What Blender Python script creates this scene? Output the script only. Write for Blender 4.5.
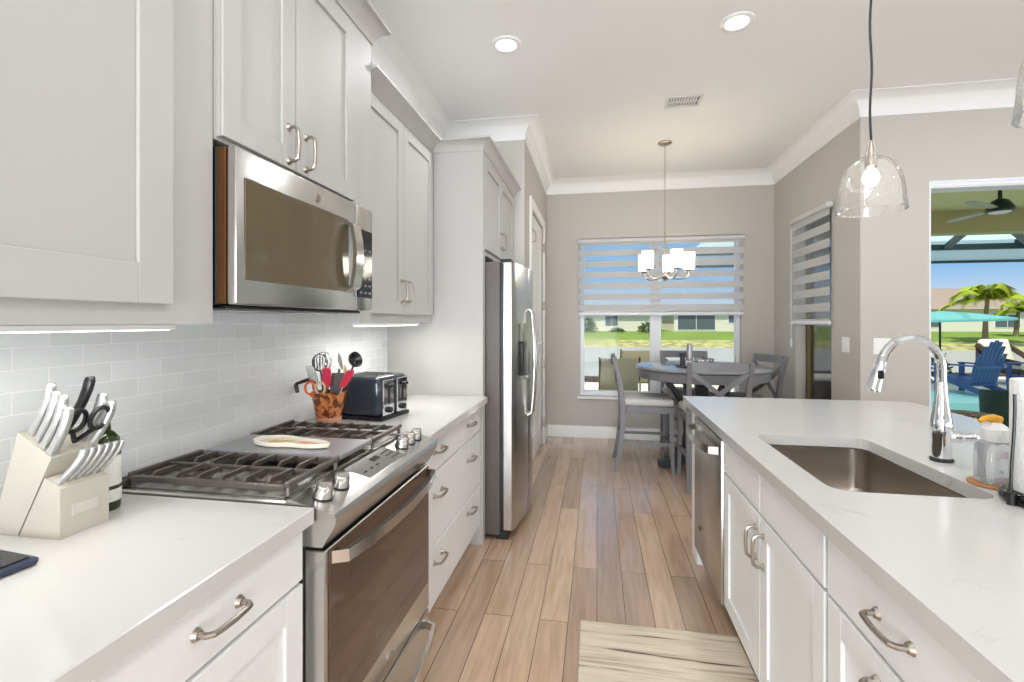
import bpy, bmesh, math, random
from mathutils import Vector, Matrix
random.seed(7)
PI = math.pi
for o in list(bpy.data.objects): bpy.data.objects.remove(o, do_unlink=True)
sc = bpy.context.scene
C = sc.collection

# ------------------------------------------------------------ camera, world, light, exposure
YAW = math.atan(85/480.0)
cd = bpy.data.cameras.new('camera'); cam = bpy.data.objects.new('camera', cd); C.objects.link(cam)
cd.sensor_width = 36; cd.lens = 480*36/1024.0; cd.shift_y = -19/1024.0; cd.clip_start = 0.05; cd.clip_end = 500
cam.location = (0, 0, 1.37); cam.rotation_euler = (PI/2, 0, YAW)
sc.camera = cam
sc.view_settings.view_transform = 'Standard'; sc.view_settings.look = 'None'
sc.view_settings.exposure = 0.24; sc.view_settings.gamma = 1.0; sc.view_settings.use_curve_mapping = False
w = bpy.data.worlds.new('sky'); sc.world = w; w.use_nodes = True
wn = w.node_tree.nodes; wl = w.node_tree.links
bg = wn['Background']; tcw = wn.new('ShaderNodeTexCoord'); sxyz = wn.new('ShaderNodeSeparateXYZ'); skr = wn.new('ShaderNodeValToRGB')
wl.new(tcw.outputs['Generated'], sxyz.inputs[0]); wl.new(sxyz.outputs[2], skr.inputs[0])
for p_, c_ in ((.0, (.88, .94, 1, 1)), (.05, (.50, .76, .96, 1)), (.10, (.24, .56, .95, 1)), (.5, (.42, .62, .92, 1))):
    e_ = skr.color_ramp.elements[0] if p_ == 0 else skr.color_ramp.elements[1] if p_ == .10 else skr.color_ramp.elements.new(p_)
    e_.position = p_; e_.color = c_
wl.new(skr.outputs[0], bg.inputs[0]); bg.inputs[1].default_value = .75
def sun(rot, strength, angle=1.0):
    d = bpy.data.lights.new('sun', 'SUN'); d.energy = strength; d.angle = math.radians(angle); d.color = (1, .96, .88)
    o = bpy.data.objects.new('sun', d); o.rotation_euler = rot; o.location = (0, -5, 12); C.objects.link(o)
sun((math.radians(33), 0, math.radians(-35)), 3.8)
def area(name, loc, rot, sx, sy, e, col=(1, 1, 1), spread=180):
    d = bpy.data.lights.new(name, 'AREA'); d.shape = 'RECTANGLE'; d.size = sx; d.size_y = sy; d.energy = e; d.color = col
    d.spread = math.radians(spread)
    o = bpy.data.objects.new(name, d); o.location = loc; o.rotation_euler = rot; C.objects.link(o); return o
# added fill lamps, out of view behind and to the right of the kitchen
area('offscreen_fill', (1.9, -3.9, 1.1), (PI/2+math.radians(60), 0, 0), 6.0, 1.9, 92, (.88, .94, 1))
area('offscreen_fill', (5.85, -.8, 1.1), (PI/2+math.radians(58), 0, PI/2), 5.0, 1.9, 120, (.86, .93, 1))
area('offscreen_fill', (-.25, -3.85, 1.0), (PI/2, 0, 0), 1.7, 1.8, 170, (.86, .93, 1))
# recessed ceiling lights of the kitchen (lamps; the two seen in the photo have fixtures below)
for lx, ly, le in ((-.54, 2.85, 8), (.77, 2.86, 9), (-.54, .9, 3), (.77, .9, 6), (-.54, -1.1, 5), (.77, -1.1, 6), (2.9, .9, 6), (2.9, -1.5, 6), (2.9, 2.9, 6)):
    area('recessed_lamp', (lx, ly, 3.02), (0, 0, 0), .16, .16, le, (.95, .97, 1))

# ------------------------------------------------------------ materials
def lin(c):
    c = c/255.0
    return c/12.92 if c <= .04045 else ((c+.055)/1.055)**2.4
def rgb(r, g, b): return (lin(r), lin(g), lin(b), 1)
def new_mat(name):
    m = bpy.data.materials.new(name); m.use_nodes = True
    return m, m.node_tree.nodes, m.node_tree.links, m.node_tree.nodes['Principled BSDF']
def mat(name, col, rough=.5, metal=0, var=.03, scale=8, bump=0, bscale=60, coat=0, emit=0, trans=0, spec=None, aniso=None):
    m, n, l, b = new_mat(name)
    b.inputs['Roughness'].default_value = rough; b.inputs['Metallic'].default_value = metal
    tc = n.new('ShaderNodeTexCoord'); nz = n.new('ShaderNodeTexNoise'); nz.inputs['Scale'].default_value = scale; nz.inputs['Detail'].default_value = 3
    src = tc.outputs['Object']
    if aniso:
        mp = n.new('ShaderNodeMapping'); mp.inputs['Scale'].default_value = aniso; l.new(src, mp.inputs[0]); src = mp.outputs[0]
    l.new(src, nz.inputs['Vector'])
    mx = n.new('ShaderNodeMix'); mx.data_type = 'RGBA'
    c = rgb(*col)
    mx.inputs[6].default_value = tuple(max(0, x*(1-var)) for x in c[:3])+(1,)
    mx.inputs[7].default_value = tuple(min(1, x*(1+var)) for x in c[:3])+(1,)
    l.new(nz.outputs['Fac'], mx.inputs[0]); l.new(mx.outputs[2], b.inputs['Base Color'])
    if bump:
        n2 = n.new('ShaderNodeTexNoise'); n2.inputs['Scale'].default_value = bscale; l.new(src, n2.inputs['Vector'])
        bp = n.new('ShaderNodeBump'); bp.inputs['Strength'].default_value = bump; bp.inputs['Distance'].default_value = .01
        l.new(n2.outputs['Fac'], bp.inputs['Height']); l.new(bp.outputs[0], b.inputs['Normal'])
    if coat: b.inputs['Coat Weight'].default_value = coat; b.inputs['Coat Roughness'].default_value = .08
    if emit: b.inputs['Emission Color'].default_value = c; b.inputs['Emission Strength'].default_value = emit
    if trans: b.inputs['Transmission Weight'].default_value = trans
    if spec is not None: b.inputs['Specular IOR Level'].default_value = spec
    return m
def glass_mat(name, tint=(1, 1, 1), ior=1.45, rough=.02, seeds=False, base=.0, white=0):
    m, n, l, b = new_mat(name); n.remove(b); out = n['Material Output']
    tr = n.new('ShaderNodeBsdfTransparent'); tr.inputs[0].default_value = tint+(1,)
    gl = n.new('ShaderNodeBsdfGlossy'); gl.inputs['Roughness'].default_value = rough
    fr = n.new('ShaderNodeLayerWeight'); fr.inputs[0].default_value = .12
    mx = n.new('ShaderNodeMixShader')
    ad = n.new('ShaderNodeMath'); ad.operation = 'MULTIPLY_ADD'; ad.use_clamp = True
    l.new(fr.outputs['Fresnel'], ad.inputs[0]); ad.inputs[1].default_value = .9; ad.inputs[2].default_value = base
    last = ad.outputs[0]
    if seeds:
        tc = n.new('ShaderNodeTexCoord'); vo = n.new('ShaderNodeTexVoronoi'); vo.inputs['Scale'].default_value = 90
        l.new(tc.outputs['Object'], vo.inputs['Vector'])
        lt = n.new('ShaderNodeMath'); lt.operation = 'LESS_THAN'; lt.inputs[1].default_value = .22; l.new(vo.outputs['Distance'], lt.inputs[0])
        m2 = n.new('ShaderNodeMath'); m2.operation = 'MULTIPLY_ADD'; m2.inputs[1].default_value = .35; l.new(lt.outputs[0], m2.inputs[0]); l.new(last, m2.inputs[2])
        last = m2.outputs[0]
    l.new(last, mx.inputs[0]); l.new(tr.outputs[0], mx.inputs[1]); l.new(gl.outputs[0], mx.inputs[2])
    if white:
        df = n.new('ShaderNodeBsdfTranslucent'); df.inputs[0].default_value = (.95, .95, .95, 1)
        d2 = n.new('ShaderNodeBsdfDiffuse'); d2.inputs[0].default_value = (.95, .95, .95, 1)
        a2 = n.new('ShaderNodeMixShader'); l.new(df.outputs[0], a2.inputs[1]); l.new(d2.outputs[0], a2.inputs[2])
        m3 = n.new('ShaderNodeMixShader'); m3.inputs[0].default_value = white
        l.new(mx.outputs[0], m3.inputs[1]); l.new(a2.outputs[0], m3.inputs[2]); l.new(m3.outputs[0], out.inputs[0])
    else: l.new(mx.outputs[0], out.inputs[0])
    return m
def fabric_sheer(name, col, alpha, transl=.5):
    m, n, l, b = new_mat(name); n.remove(b); out = n['Material Output']
    tr = n.new('ShaderNodeBsdfTransparent'); df = n.new('ShaderNodeBsdfDiffuse'); tl = n.new('ShaderNodeBsdfTranslucent')
    tc = n.new('ShaderNodeTexCoord'); wv = n.new('ShaderNodeTexNoise'); wv.inputs['Scale'].default_value = 300; l.new(tc.outputs['Object'], wv.inputs['Vector'])
    ra = n.new('ShaderNodeMapRange'); ra.inputs[3].default_value = .9; ra.inputs[4].default_value = 1.05; l.new(wv.outputs['Fac'], ra.inputs[0])
    vm = n.new('ShaderNodeMix'); vm.data_type = 'RGBA'; vm.blend_type = 'MULTIPLY'; vm.inputs[0].default_value = 1
    vm.inputs[6].default_value = rgb(*col); l.new(ra.outputs[0], vm.inputs[7])
    l.new(vm.outputs[2], df.inputs[0]); l.new(vm.outputs[2], tl.inputs[0])
    a = n.new('ShaderNodeMixShader'); a.inputs[0].default_value = transl; l.new(df.outputs[0], a.inputs[1]); l.new(tl.outputs[0], a.inputs[2])
    c = n.new('ShaderNodeMixShader'); c.inputs[0].default_value = alpha; l.new(tr.outputs[0], c.inputs[1]); l.new(a.outputs[0], c.inputs[2])
    l.new(c.outputs[0], out.inputs[0]); return m
def ramp(n, stops):
    r = n.new('ShaderNodeValToRGB'); e = r.color_ramp.elements
    e[0].position, e[0].color = stops[0]; e[1].position, e[1].color = stops[1]
    for p, c in stops[2:]:
        x = e.new(p); x.color = c
    return r
def floor_mat():
    m, n, l, b = new_mat('oak_planks')
    tc = n.new('ShaderNodeTexCoord'); sp = n.new('ShaderNodeSeparateXYZ'); cb = n.new('ShaderNodeCombineXYZ')
    l.new(tc.outputs['Object'], sp.inputs[0]); l.new(sp.outputs[1], cb.inputs[0]); l.new(sp.outputs[0], cb.inputs[1])
    br = n.new('ShaderNodeTexBrick'); br.offset = .37; br.inputs['Scale'].default_value = 1
    br.inputs['Brick Width'].default_value = 1.35; br.inputs['Row Height'].default_value = .13
    br.inputs['Mortar Size'].default_value = .002; br.inputs['Mortar Smooth'].default_value = .3; br.inputs['Bias'].default_value = 0
    br.inputs['Color1'].default_value = (0, 0, 0, 1); br.inputs['Color2'].default_value = (1, 1, 1, 1); br.inputs['Mortar'].default_value = (.5, .5, .5, 1)
    l.new(cb.outputs[0], br.inputs['Vector'])
    r1 = ramp(n, [(0, rgb(176, 148, 124)), (1, rgb(212, 182, 154)), (.5, rgb(196, 166, 140))]); l.new(br.outputs['Color'], r1.inputs[0])
    mp = n.new('ShaderNodeMapping'); mp.inputs['Scale'].default_value = (14, 1.1, 1); l.new(tc.outputs['Object'], mp.inputs[0])
    ofs = n.new('ShaderNodeVectorMath'); ofs.operation = 'MULTIPLY_ADD'; ofs.inputs[1].default_value = (9, 9, 9); l.new(br.outputs['Color'], ofs.inputs[0]); l.new(mp.outputs[0], ofs.inputs[2])
    gr = n.new('ShaderNodeTexNoise'); gr.inputs['Scale'].default_value = 2.2; gr.inputs['Detail'].default_value = 6; gr.inputs['Distortion'].default_value = .8; l.new(ofs.outputs[0], gr.inputs['Vector'])
    r2 = ramp(n, [(.28, (.72, .66, .6, 1)), (.6, (1.04, 1.03, 1.02, 1))]); l.new(gr.outputs['Fac'], r2.inputs[0])
    mx = n.new('ShaderNodeMix'); mx.data_type = 'RGBA'; mx.blend_type = 'MULTIPLY'; mx.inputs[0].default_value = .75
    l.new(r1.outputs[0], mx.inputs[6]); l.new(r2.outputs[0], mx.inputs[7])
    m2 = n.new('ShaderNodeMix'); m2.data_type = 'RGBA'; l.new(br.outputs['Fac'], m2.inputs[0]); l.new(mx.outputs[2], m2.inputs[6]); m2.inputs[7].default_value = rgb(92, 70, 54)
    l.new(m2.outputs[2], b.inputs['Base Color'])
    b.inputs['Roughness'].default_value = .27; b.inputs['Coat Weight'].default_value = .9; b.inputs['Coat Roughness'].default_value = .14
    ms = n.new('ShaderNodeMath'); ms.operation = 'MULTIPLY_ADD'; ms.inputs[1].default_value = -.6; l.new(br.outputs['Fac'], ms.inputs[0]); l.new(gr.outputs['Fac'], ms.inputs[2])
    bp = n.new('ShaderNodeBump'); bp.inputs['Strength'].default_value = .22; bp.inputs['Distance'].default_value = .004; l.new(ms.outputs[0], bp.inputs['Height']); l.new(bp.outputs[0], b.inputs['Normal'])
    return m
def tile_mat():
    m, n, l, b = new_mat('backsplash_tile')
    tc = n.new('ShaderNodeTexCoord'); sp = n.new('ShaderNodeSeparateXYZ'); cb = n.new('ShaderNodeCombineXYZ')
    l.new(tc.outputs['Object'], sp.inputs[0])
    ay = n.new('ShaderNodeMath'); ay.operation = 'ADD'; ay.inputs[1].default_value = .152*10-1.181+.076; l.new(sp.outputs[1], ay.inputs[0])
    az = n.new('ShaderNodeMath'); az.operation = 'ADD'; az.inputs[1].default_value = .051*20-.953; l.new(sp.outputs[2], az.inputs[0])
    l.new(ay.outputs[0], cb.inputs[0]); l.new(az.outputs[0], cb.inputs[1])
    br = n.new('ShaderNodeTexBrick'); br.inputs['Scale'].default_value = 1; br.inputs['Brick Width'].default_value = .152; br.inputs['Row Height'].default_value = .051
    br.inputs['Mortar Size'].default_value = .0014; br.inputs['Mortar Smooth'].default_value = .2
    br.inputs['Color1'].default_value = rgb(224, 227, 226); br.inputs['Color2'].default_value = rgb(234, 236, 236); br.inputs['Mortar'].default_value = rgb(246, 246, 245)
    l.new(cb.outputs[0], br.inputs['Vector']); l.new(br.outputs['Color'], b.inputs['Base Color'])
    rr = n.new('ShaderNodeMapRange'); rr.inputs[3].default_value = .07; rr.inputs[4].default_value = .6; l.new(br.outputs['Fac'], rr.inputs[0]); l.new(rr.outputs[0], b.inputs['Roughness'])
    nz = n.new('ShaderNodeTexNoise'); nz.inputs['Scale'].default_value = 9; l.new(tc.outputs['Object'], nz.inputs['Vector'])
    sm = n.new('ShaderNodeMath'); sm.operation = 'MULTIPLY_ADD'; sm.inputs[1].default_value = -1; l.new(br.outputs['Fac'], sm.inputs[0])
    s2 = n.new('ShaderNodeMath'); s2.operation = 'MULTIPLY'; s2.inputs[1].default_value = .5; l.new(nz.outputs['Fac'], s2.inputs[0]); l.new(s2.outputs[0], sm.inputs[2])
    bp = n.new('ShaderNodeBump'); bp.inputs['Strength'].default_value = .35; bp.inputs['Distance'].default_value = .003; l.new(sm.outputs[0], bp.inputs['Height']); l.new(bp.outputs[0], b.inputs['Normal'])
    return m
def quartz_mat():
    m, n, l, b = new_mat('white_quartz')
    tc = n.new('ShaderNodeTexCoord')
    n1 = n.new('ShaderNodeTexNoise'); n1.inputs['Scale'].default_value = 2.6; n1.inputs['Detail'].default_value = 8; n1.inputs['Distortion'].default_value = 1.6; l.new(tc.outputs['Object'], n1.inputs['Vector'])
    r = ramp(n, [(.485, (0, 0, 0, 1)), (.5, (1, 1, 1, 1)), (.515, (0, 0, 0, 1))]); l.new(n1.outputs['Fac'], r.inputs[0])
    n2 = n.new('ShaderNodeTexNoise'); n2.inputs['Scale'].default_value = 5; n2.inputs['Detail'].default_value = 3; l.new(tc.outputs['Object'], n2.inputs['Vector'])
    r2 = ramp(n, [(.52, (0, 0, 0, 1)), (.7, (.55, .55, .55, 1))]); l.new(n2.outputs['Fac'], r2.inputs[0])
    mu = n.new('ShaderNodeMath'); mu.operation = 'MULTIPLY'; l.new(r.outputs[0], mu.inputs[0]); l.new(r2.outputs[0], mu.inputs[1])
    mx = n.new('ShaderNodeMix'); mx.data_type = 'RGBA'; l.new(mu.outputs[0], mx.inputs[0])
    mx.inputs[6].default_value = rgb(206, 204, 201); mx.inputs[7].default_value = rgb(168, 168, 172)
    l.new(mx.outputs[2], b.inputs['Base Color']); b.inputs['Roughness'].default_value = .16
    return m
def rug_mat():
    m, n, l, b = new_mat('rug_weave')
    tc = n.new('ShaderNodeTexCoord'); mp = n.new('ShaderNodeMapping'); mp.inputs['Scale'].default_value = (1.0, 24, 1); l.new(tc.outputs['Object'], mp.inputs[0])
    n1 = n.new('ShaderNodeTexNoise'); n1.inputs['Scale'].default_value = 1.3; n1.inputs['Detail'].default_value = 3; l.new(mp.outputs[0], n1.inputs['Vector'])
    r = ramp(n, [(.345, rgb(88, 74, 62)), (.385, rgb(208, 192, 170)), (.55, rgb(226, 214, 194)), (.66, rgb(186, 168, 146)), (.72, rgb(222, 208, 188))]); l.new(n1.outputs['Fac'], r.inputs[0])
    n2 = n.new('ShaderNodeTexNoise'); n2.inputs['Scale'].default_value = 220; l.new(tc.outputs['Object'], n2.inputs['Vector'])
    l.new(r.outputs[0], b.inputs['Base Color']); b.inputs['Roughness'].default_value = .95
    bp = n.new('ShaderNodeBump'); bp.inputs['Strength'].default_value = .5; bp.inputs['Distance'].default_value = .004; l.new(n2.outputs['Fac'], bp.inputs['Height']); l.new(bp.outputs[0], b.inputs['Normal'])
    return m
def spotted(name, c1, c2, scale, thr=.5, rough=.3):
    m, n, l, b = new_mat(name); tc = n.new('ShaderNodeTexCoord'); nz = n.new('ShaderNodeTexNoise'); nz.inputs['Scale'].default_value = scale; nz.inputs['Detail'].default_value = 4
    l.new(tc.outputs['Object'], nz.inputs['Vector']); r = ramp(n, [(thr-.04, rgb(*c1)), (thr+.04, rgb(*c2))]); l.new(nz.outputs['Fac'], r.inputs[0]); l.new(r.outputs[0], b.inputs['Base Color'])
    b.inputs['Roughness'].default_value = rough; return m
def water_mat(name, col, rough, scale, strength):
    return mat(name, col, rough, var=.12, scale=.3, bump=strength, bscale=scale)
M = dict(
 wall=mat('greige_wall_paint', (192, 188, 181), .7, bump=.05, bscale=200, var=.01),
 ceil=mat('ceiling_paint', (240, 240, 239), .8, bump=.06, bscale=120, var=.01),
 trim=mat('white_trim_paint', (236, 235, 232), .4, var=.01),
 ucab=mat('upper_cabinet_shaded_paint', (187, 185, 181), .5, var=.01), cab=mat('base_cabinet_lightened_paint', (240, 240, 240), .38, var=.01),  # upper copy of the cabinet paint darkened for dimmer light, base copy lightened
 gap=mat('dark_gap', (40, 38, 36), .8),
 floor=floor_mat(), tile=tile_mat(), quartz=quartz_mat(), rug=rug_mat(),
 steel=mat('brushed_steel', (196, 194, 190), .26, 1, var=.06, scale=6, aniso=(1, 1, 40)),
 steelh=mat('brushed_steel_smooth', (208, 206, 202), .18, 1, var=.03),
 sinks=mat('sink_steel', (178, 170, 160), .3, 1, var=.05, aniso=(1, 20, 1)),
 nickel=mat('brushed_nickel', (176, 168, 158), .28, 1),
 chrome=mat('chrome', (225, 228, 232), .06, 1, var=.01),
 iron=mat('cast_iron_grate', (112, 104, 98), .3, .7, var=.15, bump=.2, bscale=150),
 black=mat('black_plastic', (22, 22, 23), .35), blackg=mat('black_gloss', (12, 12, 14), .08),
 ovglass=mat('oven_glass', (86, 66, 52), .06, 0, var=.35, scale=2.4, aniso=(1, 1, 5), spec=.8),
 mwglass=mat('microwave_glass', (96, 84, 62), .07, 0, spec=.8, var=.1),
 brown=mat('brown_housing', (96, 62, 30), .3, .6), dgrey=mat('fridge_side_grey', (98, 92, 88), .42, .3),
 disp=mat('control_glass', (120, 118, 112), .1), white=mat('white_plastic', (240, 240, 238), .35),
 greyw=mat('grey_painted_wood', (122, 121, 124), .42, var=.12, scale=10, aniso=(1, 1, 4)), dkw=mat('charcoal_wood', (58, 58, 62), .45),
 ttop=mat('table_top_grey', (150, 150, 154), .14, var=.08), cush=mat('seat_fabric', (206, 203, 199), .9, bump=.3, bscale=250),
 glass=glass_mat('window_glass'), pglass=glass_mat('seeded_glass', seeds=True, base=.06, white=.07),
 shadeg=mat('frosted_shade', (255, 247, 232), .4, emit=9.0), bulb=mat('bulb', (255, 238, 208), .4, emit=14), lamp=mat('downlight_lens', (255, 248, 236), .4, emit=5),
 led=mat('led_lens', (255, 250, 240), .4, emit=3),
 shade=fabric_sheer('shade_band', (228, 227, 226), .97, .45), sheer=fabric_sheer('shade_sheer', (215, 222, 235), .16, .5),
 vinyl=mat('white_vinyl', (232, 234, 238), .35), bronze=mat('bronze_frame', (104, 92, 62), .4, .3),
 block=mat('knife_block_cream', (196, 190, 176), .45), blockd=mat('knife_block_label', (206, 200, 188), .35),
 knife=mat('knife_handle_steel', (214, 214, 212), .42, 1), bottle=mat('green_bottle', (48, 62, 20), .05, var=.2, trans=.3), label=mat('paper_label', (226, 224, 216), .6, var=.06, scale=40),
 red=mat('red_silicone', (196, 42, 70), .4), orange=mat('orange_plastic', (226, 96, 40), .4), tan=mat('beech_wood', (206, 168, 126), .5, var=.1),
 crock=spotted('crock_glaze', (96, 46, 20), (196, 120, 70), 38, .5), crockb=mat('crock_pink', (206, 150, 126), .35),
 spoon=spotted('spoon_rest_glaze', (216, 176, 96), (238, 226, 196), 30, .5), spoonr=spotted('spoon_rest_red', (204, 84, 62), (226, 150, 120), 34, .5),
 cork=mat('cork', (176, 124, 78), .8, var=.2, scale=60), soap=mat('clear_soap_bottle', (236, 240, 242), .06, trans=.75), yellow=mat('amber_pump', (222, 160, 40), .35),
 towel=mat('paper_towel', (244, 243, 240), .95, bump=.4, bscale=140),
 deck=mat('patio_pavers', (214, 212, 196), .8, var=.08), grass=mat('lawn', (112, 138, 46), .95, var=.3, scale=.25, bump=.4, bscale=3),
 scrub=spotted('shore_scrub', (140, 136, 84), (176, 176, 110), 1.2, .5, .9), lake=water_mat('lake_water', (176, 174, 160), .35, 1.5, .25),
 pool=water_mat('pool_water', (176, 240, 232), .5, 5, .12), stucco=mat('house_stucco', (228, 222, 202), .85, bump=.1), roof=mat('roof_tiles', (158, 142, 124), .85, var=.15, scale=3),
 hwin=mat('house_window', (92, 100, 104), .2), screen=fabric_sheer('screen_mesh', (226, 238, 230), .6, .8), cage=mat('cage_aluminium', (36, 62, 66), .5, .2),
 lceil=mat('lanai_ceiling', (204, 200, 150), .8, var=.02), lbeam=mat('lanai_beam', (168, 162, 116), .8, var=.02), cream=mat('cream_cushion', (232, 228, 208), .9),
 wicker=mat('brown_wicker', (64, 52, 42), .7, bump=1, bscale=60), gwick=mat('green_wicker', (40, 66, 54), .6, var=.4, scale=30, bump=1, bscale=60),
 blue=mat('blue_poly', (66, 90, 142), .45), teal=mat('turquoise_canvas', (160, 240, 234), .8), frond=mat('palm_frond', (150, 168, 40), .6, var=.3), trunk=mat('palm_trunk', (136, 118, 92), .9, var=.3, scale=5),
 leaf=mat('shrub_leaf', (62, 88, 34), .8, var=.4, scale=20), sling=mat('sling_fabric', (170, 164, 136), .8), fan=mat('fan_body', (24, 42, 40), .35), blade=mat('fan_blade', (168, 176, 150), .5),
 griddle=mat('griddle_metal', (168, 168, 170), .35, .5), tshell=mat('toaster_shell', (44, 50, 60), .12), hrail=mat('headrail_fabric', (204, 202, 200), .7), lilac=mat('pale_ceramic', (206, 198, 206), .35), vent=mat('vent_metal', (214, 214, 212), .5), tblue=mat('tray_blue', (44, 56, 74), .35),
)

# ------------------------------------------------------------ mesh helpers
class MB:
    def __init__(s): s.bm = bmesh.new()
    def _mi(s, fs, mi):
        for f in fs: f.material_index = mi
    def hull(s, pts, faces, mi=0):
        v = [s.bm.verts.new(p) for p in pts]; fs = [s.bm.faces.new([v[i] for i in f]) for f in faces]; s._mi(fs, mi); return fs
    def box(s, x0, x1, y0, y1, z0, z1, bev=0, mi=0, M=None, seg=1):
        r = bmesh.ops.create_cube(s.bm, size=1); vs = r['verts']
        bmesh.ops.scale(s.bm, vec=(abs(x1-x0), abs(y1-y0), abs(z1-z0)), verts=vs); bmesh.ops.translate(s.bm, vec=((x0+x1)/2, (y0+y1)/2, (z0+z1)/2), verts=vs)
        fs = list({f for v in vs for f in v.link_faces}); s._mi(fs, mi)
        if bev:
            es = list({e for v in vs for e in v.link_edges}); r = bmesh.ops.bevel(s.bm, geom=es, offset=bev, segments=seg, affect='EDGES', profile=.5)
            s._mi(r['faces'], mi); vs = list({v for f in r['faces'] for v in f.verts} | {v for v in vs if v.is_valid})
        if M is not None: bmesh.ops.transform(s.bm, matrix=M, verts=vs)
        return s
    def cyl(s, p0, p1, r0, r1=None, seg=16, mi=0, cap=True):
        return s.tube([p0, p1], [r0, r0 if r1 is None else r1], seg, mi, cap=cap)
    def tube(s, pts, r, seg=8, mi=0, cap=True, closed=False, sq=None):
        pts = [Vector(p) for p in pts]; n = len(pts); rs = r if isinstance(r, (list, tuple)) else [r]*n
        rings = []; prev = None
        for i in range(n):
            if closed: t = pts[(i+1) % n]-pts[i-1]
            else: t = pts[min(i+1, n-1)]-pts[max(i-1, 0)]
            t.normalize()
            if prev is None:
                a = Vector((0, 0, 1)) if abs(t.z) < .9 else Vector((1, 0, 0)); u = t.cross(a).normalized()
            else:
                u = prev-t*prev.dot(t); u = u.normalized() if u.length > 1e-6 else prev
            prev = u; v = t.cross(u)
            rings.append([s.bm.verts.new(pts[i]+(u*math.cos(2*PI*k/seg)+v*math.sin(2*PI*k/seg))*rs[i]) for k in range(seg)])
        fs = []
        for i in range(n if closed else n-1):
            a, b = rings[i], rings[(i+1) % n]
            for k in range(seg): fs.append(s.bm.faces.new((a[k], a[(k+1) % seg], b[(k+1) % seg], b[k])))
        if cap and not closed: fs.append(s.bm.faces.new(rings[0][::-1])); fs.append(s.bm.faces.new(rings[-1]))
        s._mi(fs, mi); return s
    def bar(s, pts, side, wd, th, mi=0):      # rectangular section swept along pts; width wd along 'side', thickness th across
        pts = [Vector(p) for p in pts]; n = len(pts); S = Vector(side).normalized(); rings = []
        W = wd if isinstance(wd, (list, tuple)) else [wd]*n; T = th if isinstance(th, (list, tuple)) else [th]*n
        for i in range(n):
            t = (pts[min(i+1, n-1)]-pts[max(i-1, 0)]).normalized(); nrm = t.cross(S).normalized(); sd = S
            rings.append([s.bm.verts.new(pts[i]+sd*a*W[i]/2+nrm*b*T[i]/2) for a, b in ((-1, -1), (1, -1), (1, 1), (-1, 1))])
        fs = []
        for i in range(n-1):
            for k in range(4): fs.append(s.bm.faces.new((rings[i][k], rings[i][(k+1) % 4], rings[i+1][(k+1) % 4], rings[i+1][k])))
        fs.append(s.bm.faces.new(rings[0][::-1])); fs.append(s.bm.faces.new(rings[-1])); s._mi(fs, mi); return s
    def oval(s, pts, side, wd, th, mi=0, seg=12):
        pts = [Vector(p) for p in pts]; n = len(pts); S = Vector(side).normalized(); rings = []
        for i in range(n):
            t = (pts[min(i+1, n-1)]-pts[max(i-1, 0)]).normalized(); nrm = t.cross(S).normalized()
            rings.append([s.bm.verts.new(pts[i]+S*math.copysign(abs(math.cos(a))**.7, math.cos(a))*wd[i]/2+nrm*math.copysign(abs(math.sin(a))**.7, math.sin(a))*th[i]/2) for a in [2*PI*k/seg for k in range(seg)]])
        fs = [s.bm.faces.new(rings[0][::-1]), s.bm.faces.new(rings[-1])]
        for a, b in zip(rings, rings[1:]):
            for k in range(seg): fs.append(s.bm.faces.new((a[k], a[(k+1) % seg], b[(k+1) % seg], b[k])))
        s._mi(fs, mi); return s
    def lathe(s, prof, c=(0, 0, 0), seg=32, mi=0, sx=1, sy=1, M=None):
        rings = []; vs = []
        for r, z in prof:
            if r < 1e-6: v = s.bm.verts.new((c[0], c[1], c[2]+z)); rings.append([v]); vs.append(v)
            else:
                rg = [s.bm.verts.new((c[0]+sx*r*math.cos(2*PI*k/seg), c[1]+sy*r*math.sin(2*PI*k/seg), c[2]+z)) for k in range(seg)]; rings.append(rg); vs += rg
        fs = []
        for a, b in zip(rings, rings[1:]):
            for k in range(seg):
                k2 = (k+1) % seg
                if len(a) == 1 and len(b) == 1: continue
                if len(a) == 1: fs.append(s.bm.faces.new((a[0], b[k], b[k2])))
                elif len(b) == 1: fs.append(s.bm.faces.new((a[k], a[k2], b[0])))
                else: fs.append(s.bm.faces.new((a[k], a[k2], b[k2], b[k])))
        s._mi(fs, mi)
        if M is not None: bmesh.ops.transform(s.bm, matrix=M, verts=vs)
        return s
    def prism(s, poly, axis, a0, a1, mi=0):
        f = {'Y': lambda p, a: (p[0], a, p[1]), 'X': lambda p, a: (a, p[0], p[1]), 'Z': lambda p, a: (p[0], p[1], a)}[axis]
        A = [s.bm.verts.new(f(p, a0)) for p in poly]; B = [s.bm.verts.new(f(p, a1)) for p in poly]; n = len(poly)
        fs = [s.bm.faces.new(A[::-1]), s.bm.faces.new(B)]+[s.bm.faces.new((A[i], A[(i+1) % n], B[(i+1) % n], B[i])) for i in range(n)]
        s._mi(fs, mi); return s
    def ball(s, c, r, sy=1, sz=1, seg=16, mi=0):
        rr = bmesh.ops.create_uvsphere(s.bm, u_segments=seg, v_segments=seg//2, radius=r); vs = rr['verts']
        bmesh.ops.scale(s.bm, vec=(1, sy, sz), verts=vs); bmesh.ops.translate(s.bm, vec=c, verts=vs)
        s._mi({f for v in vs for f in v.link_faces}, mi); return s
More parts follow.
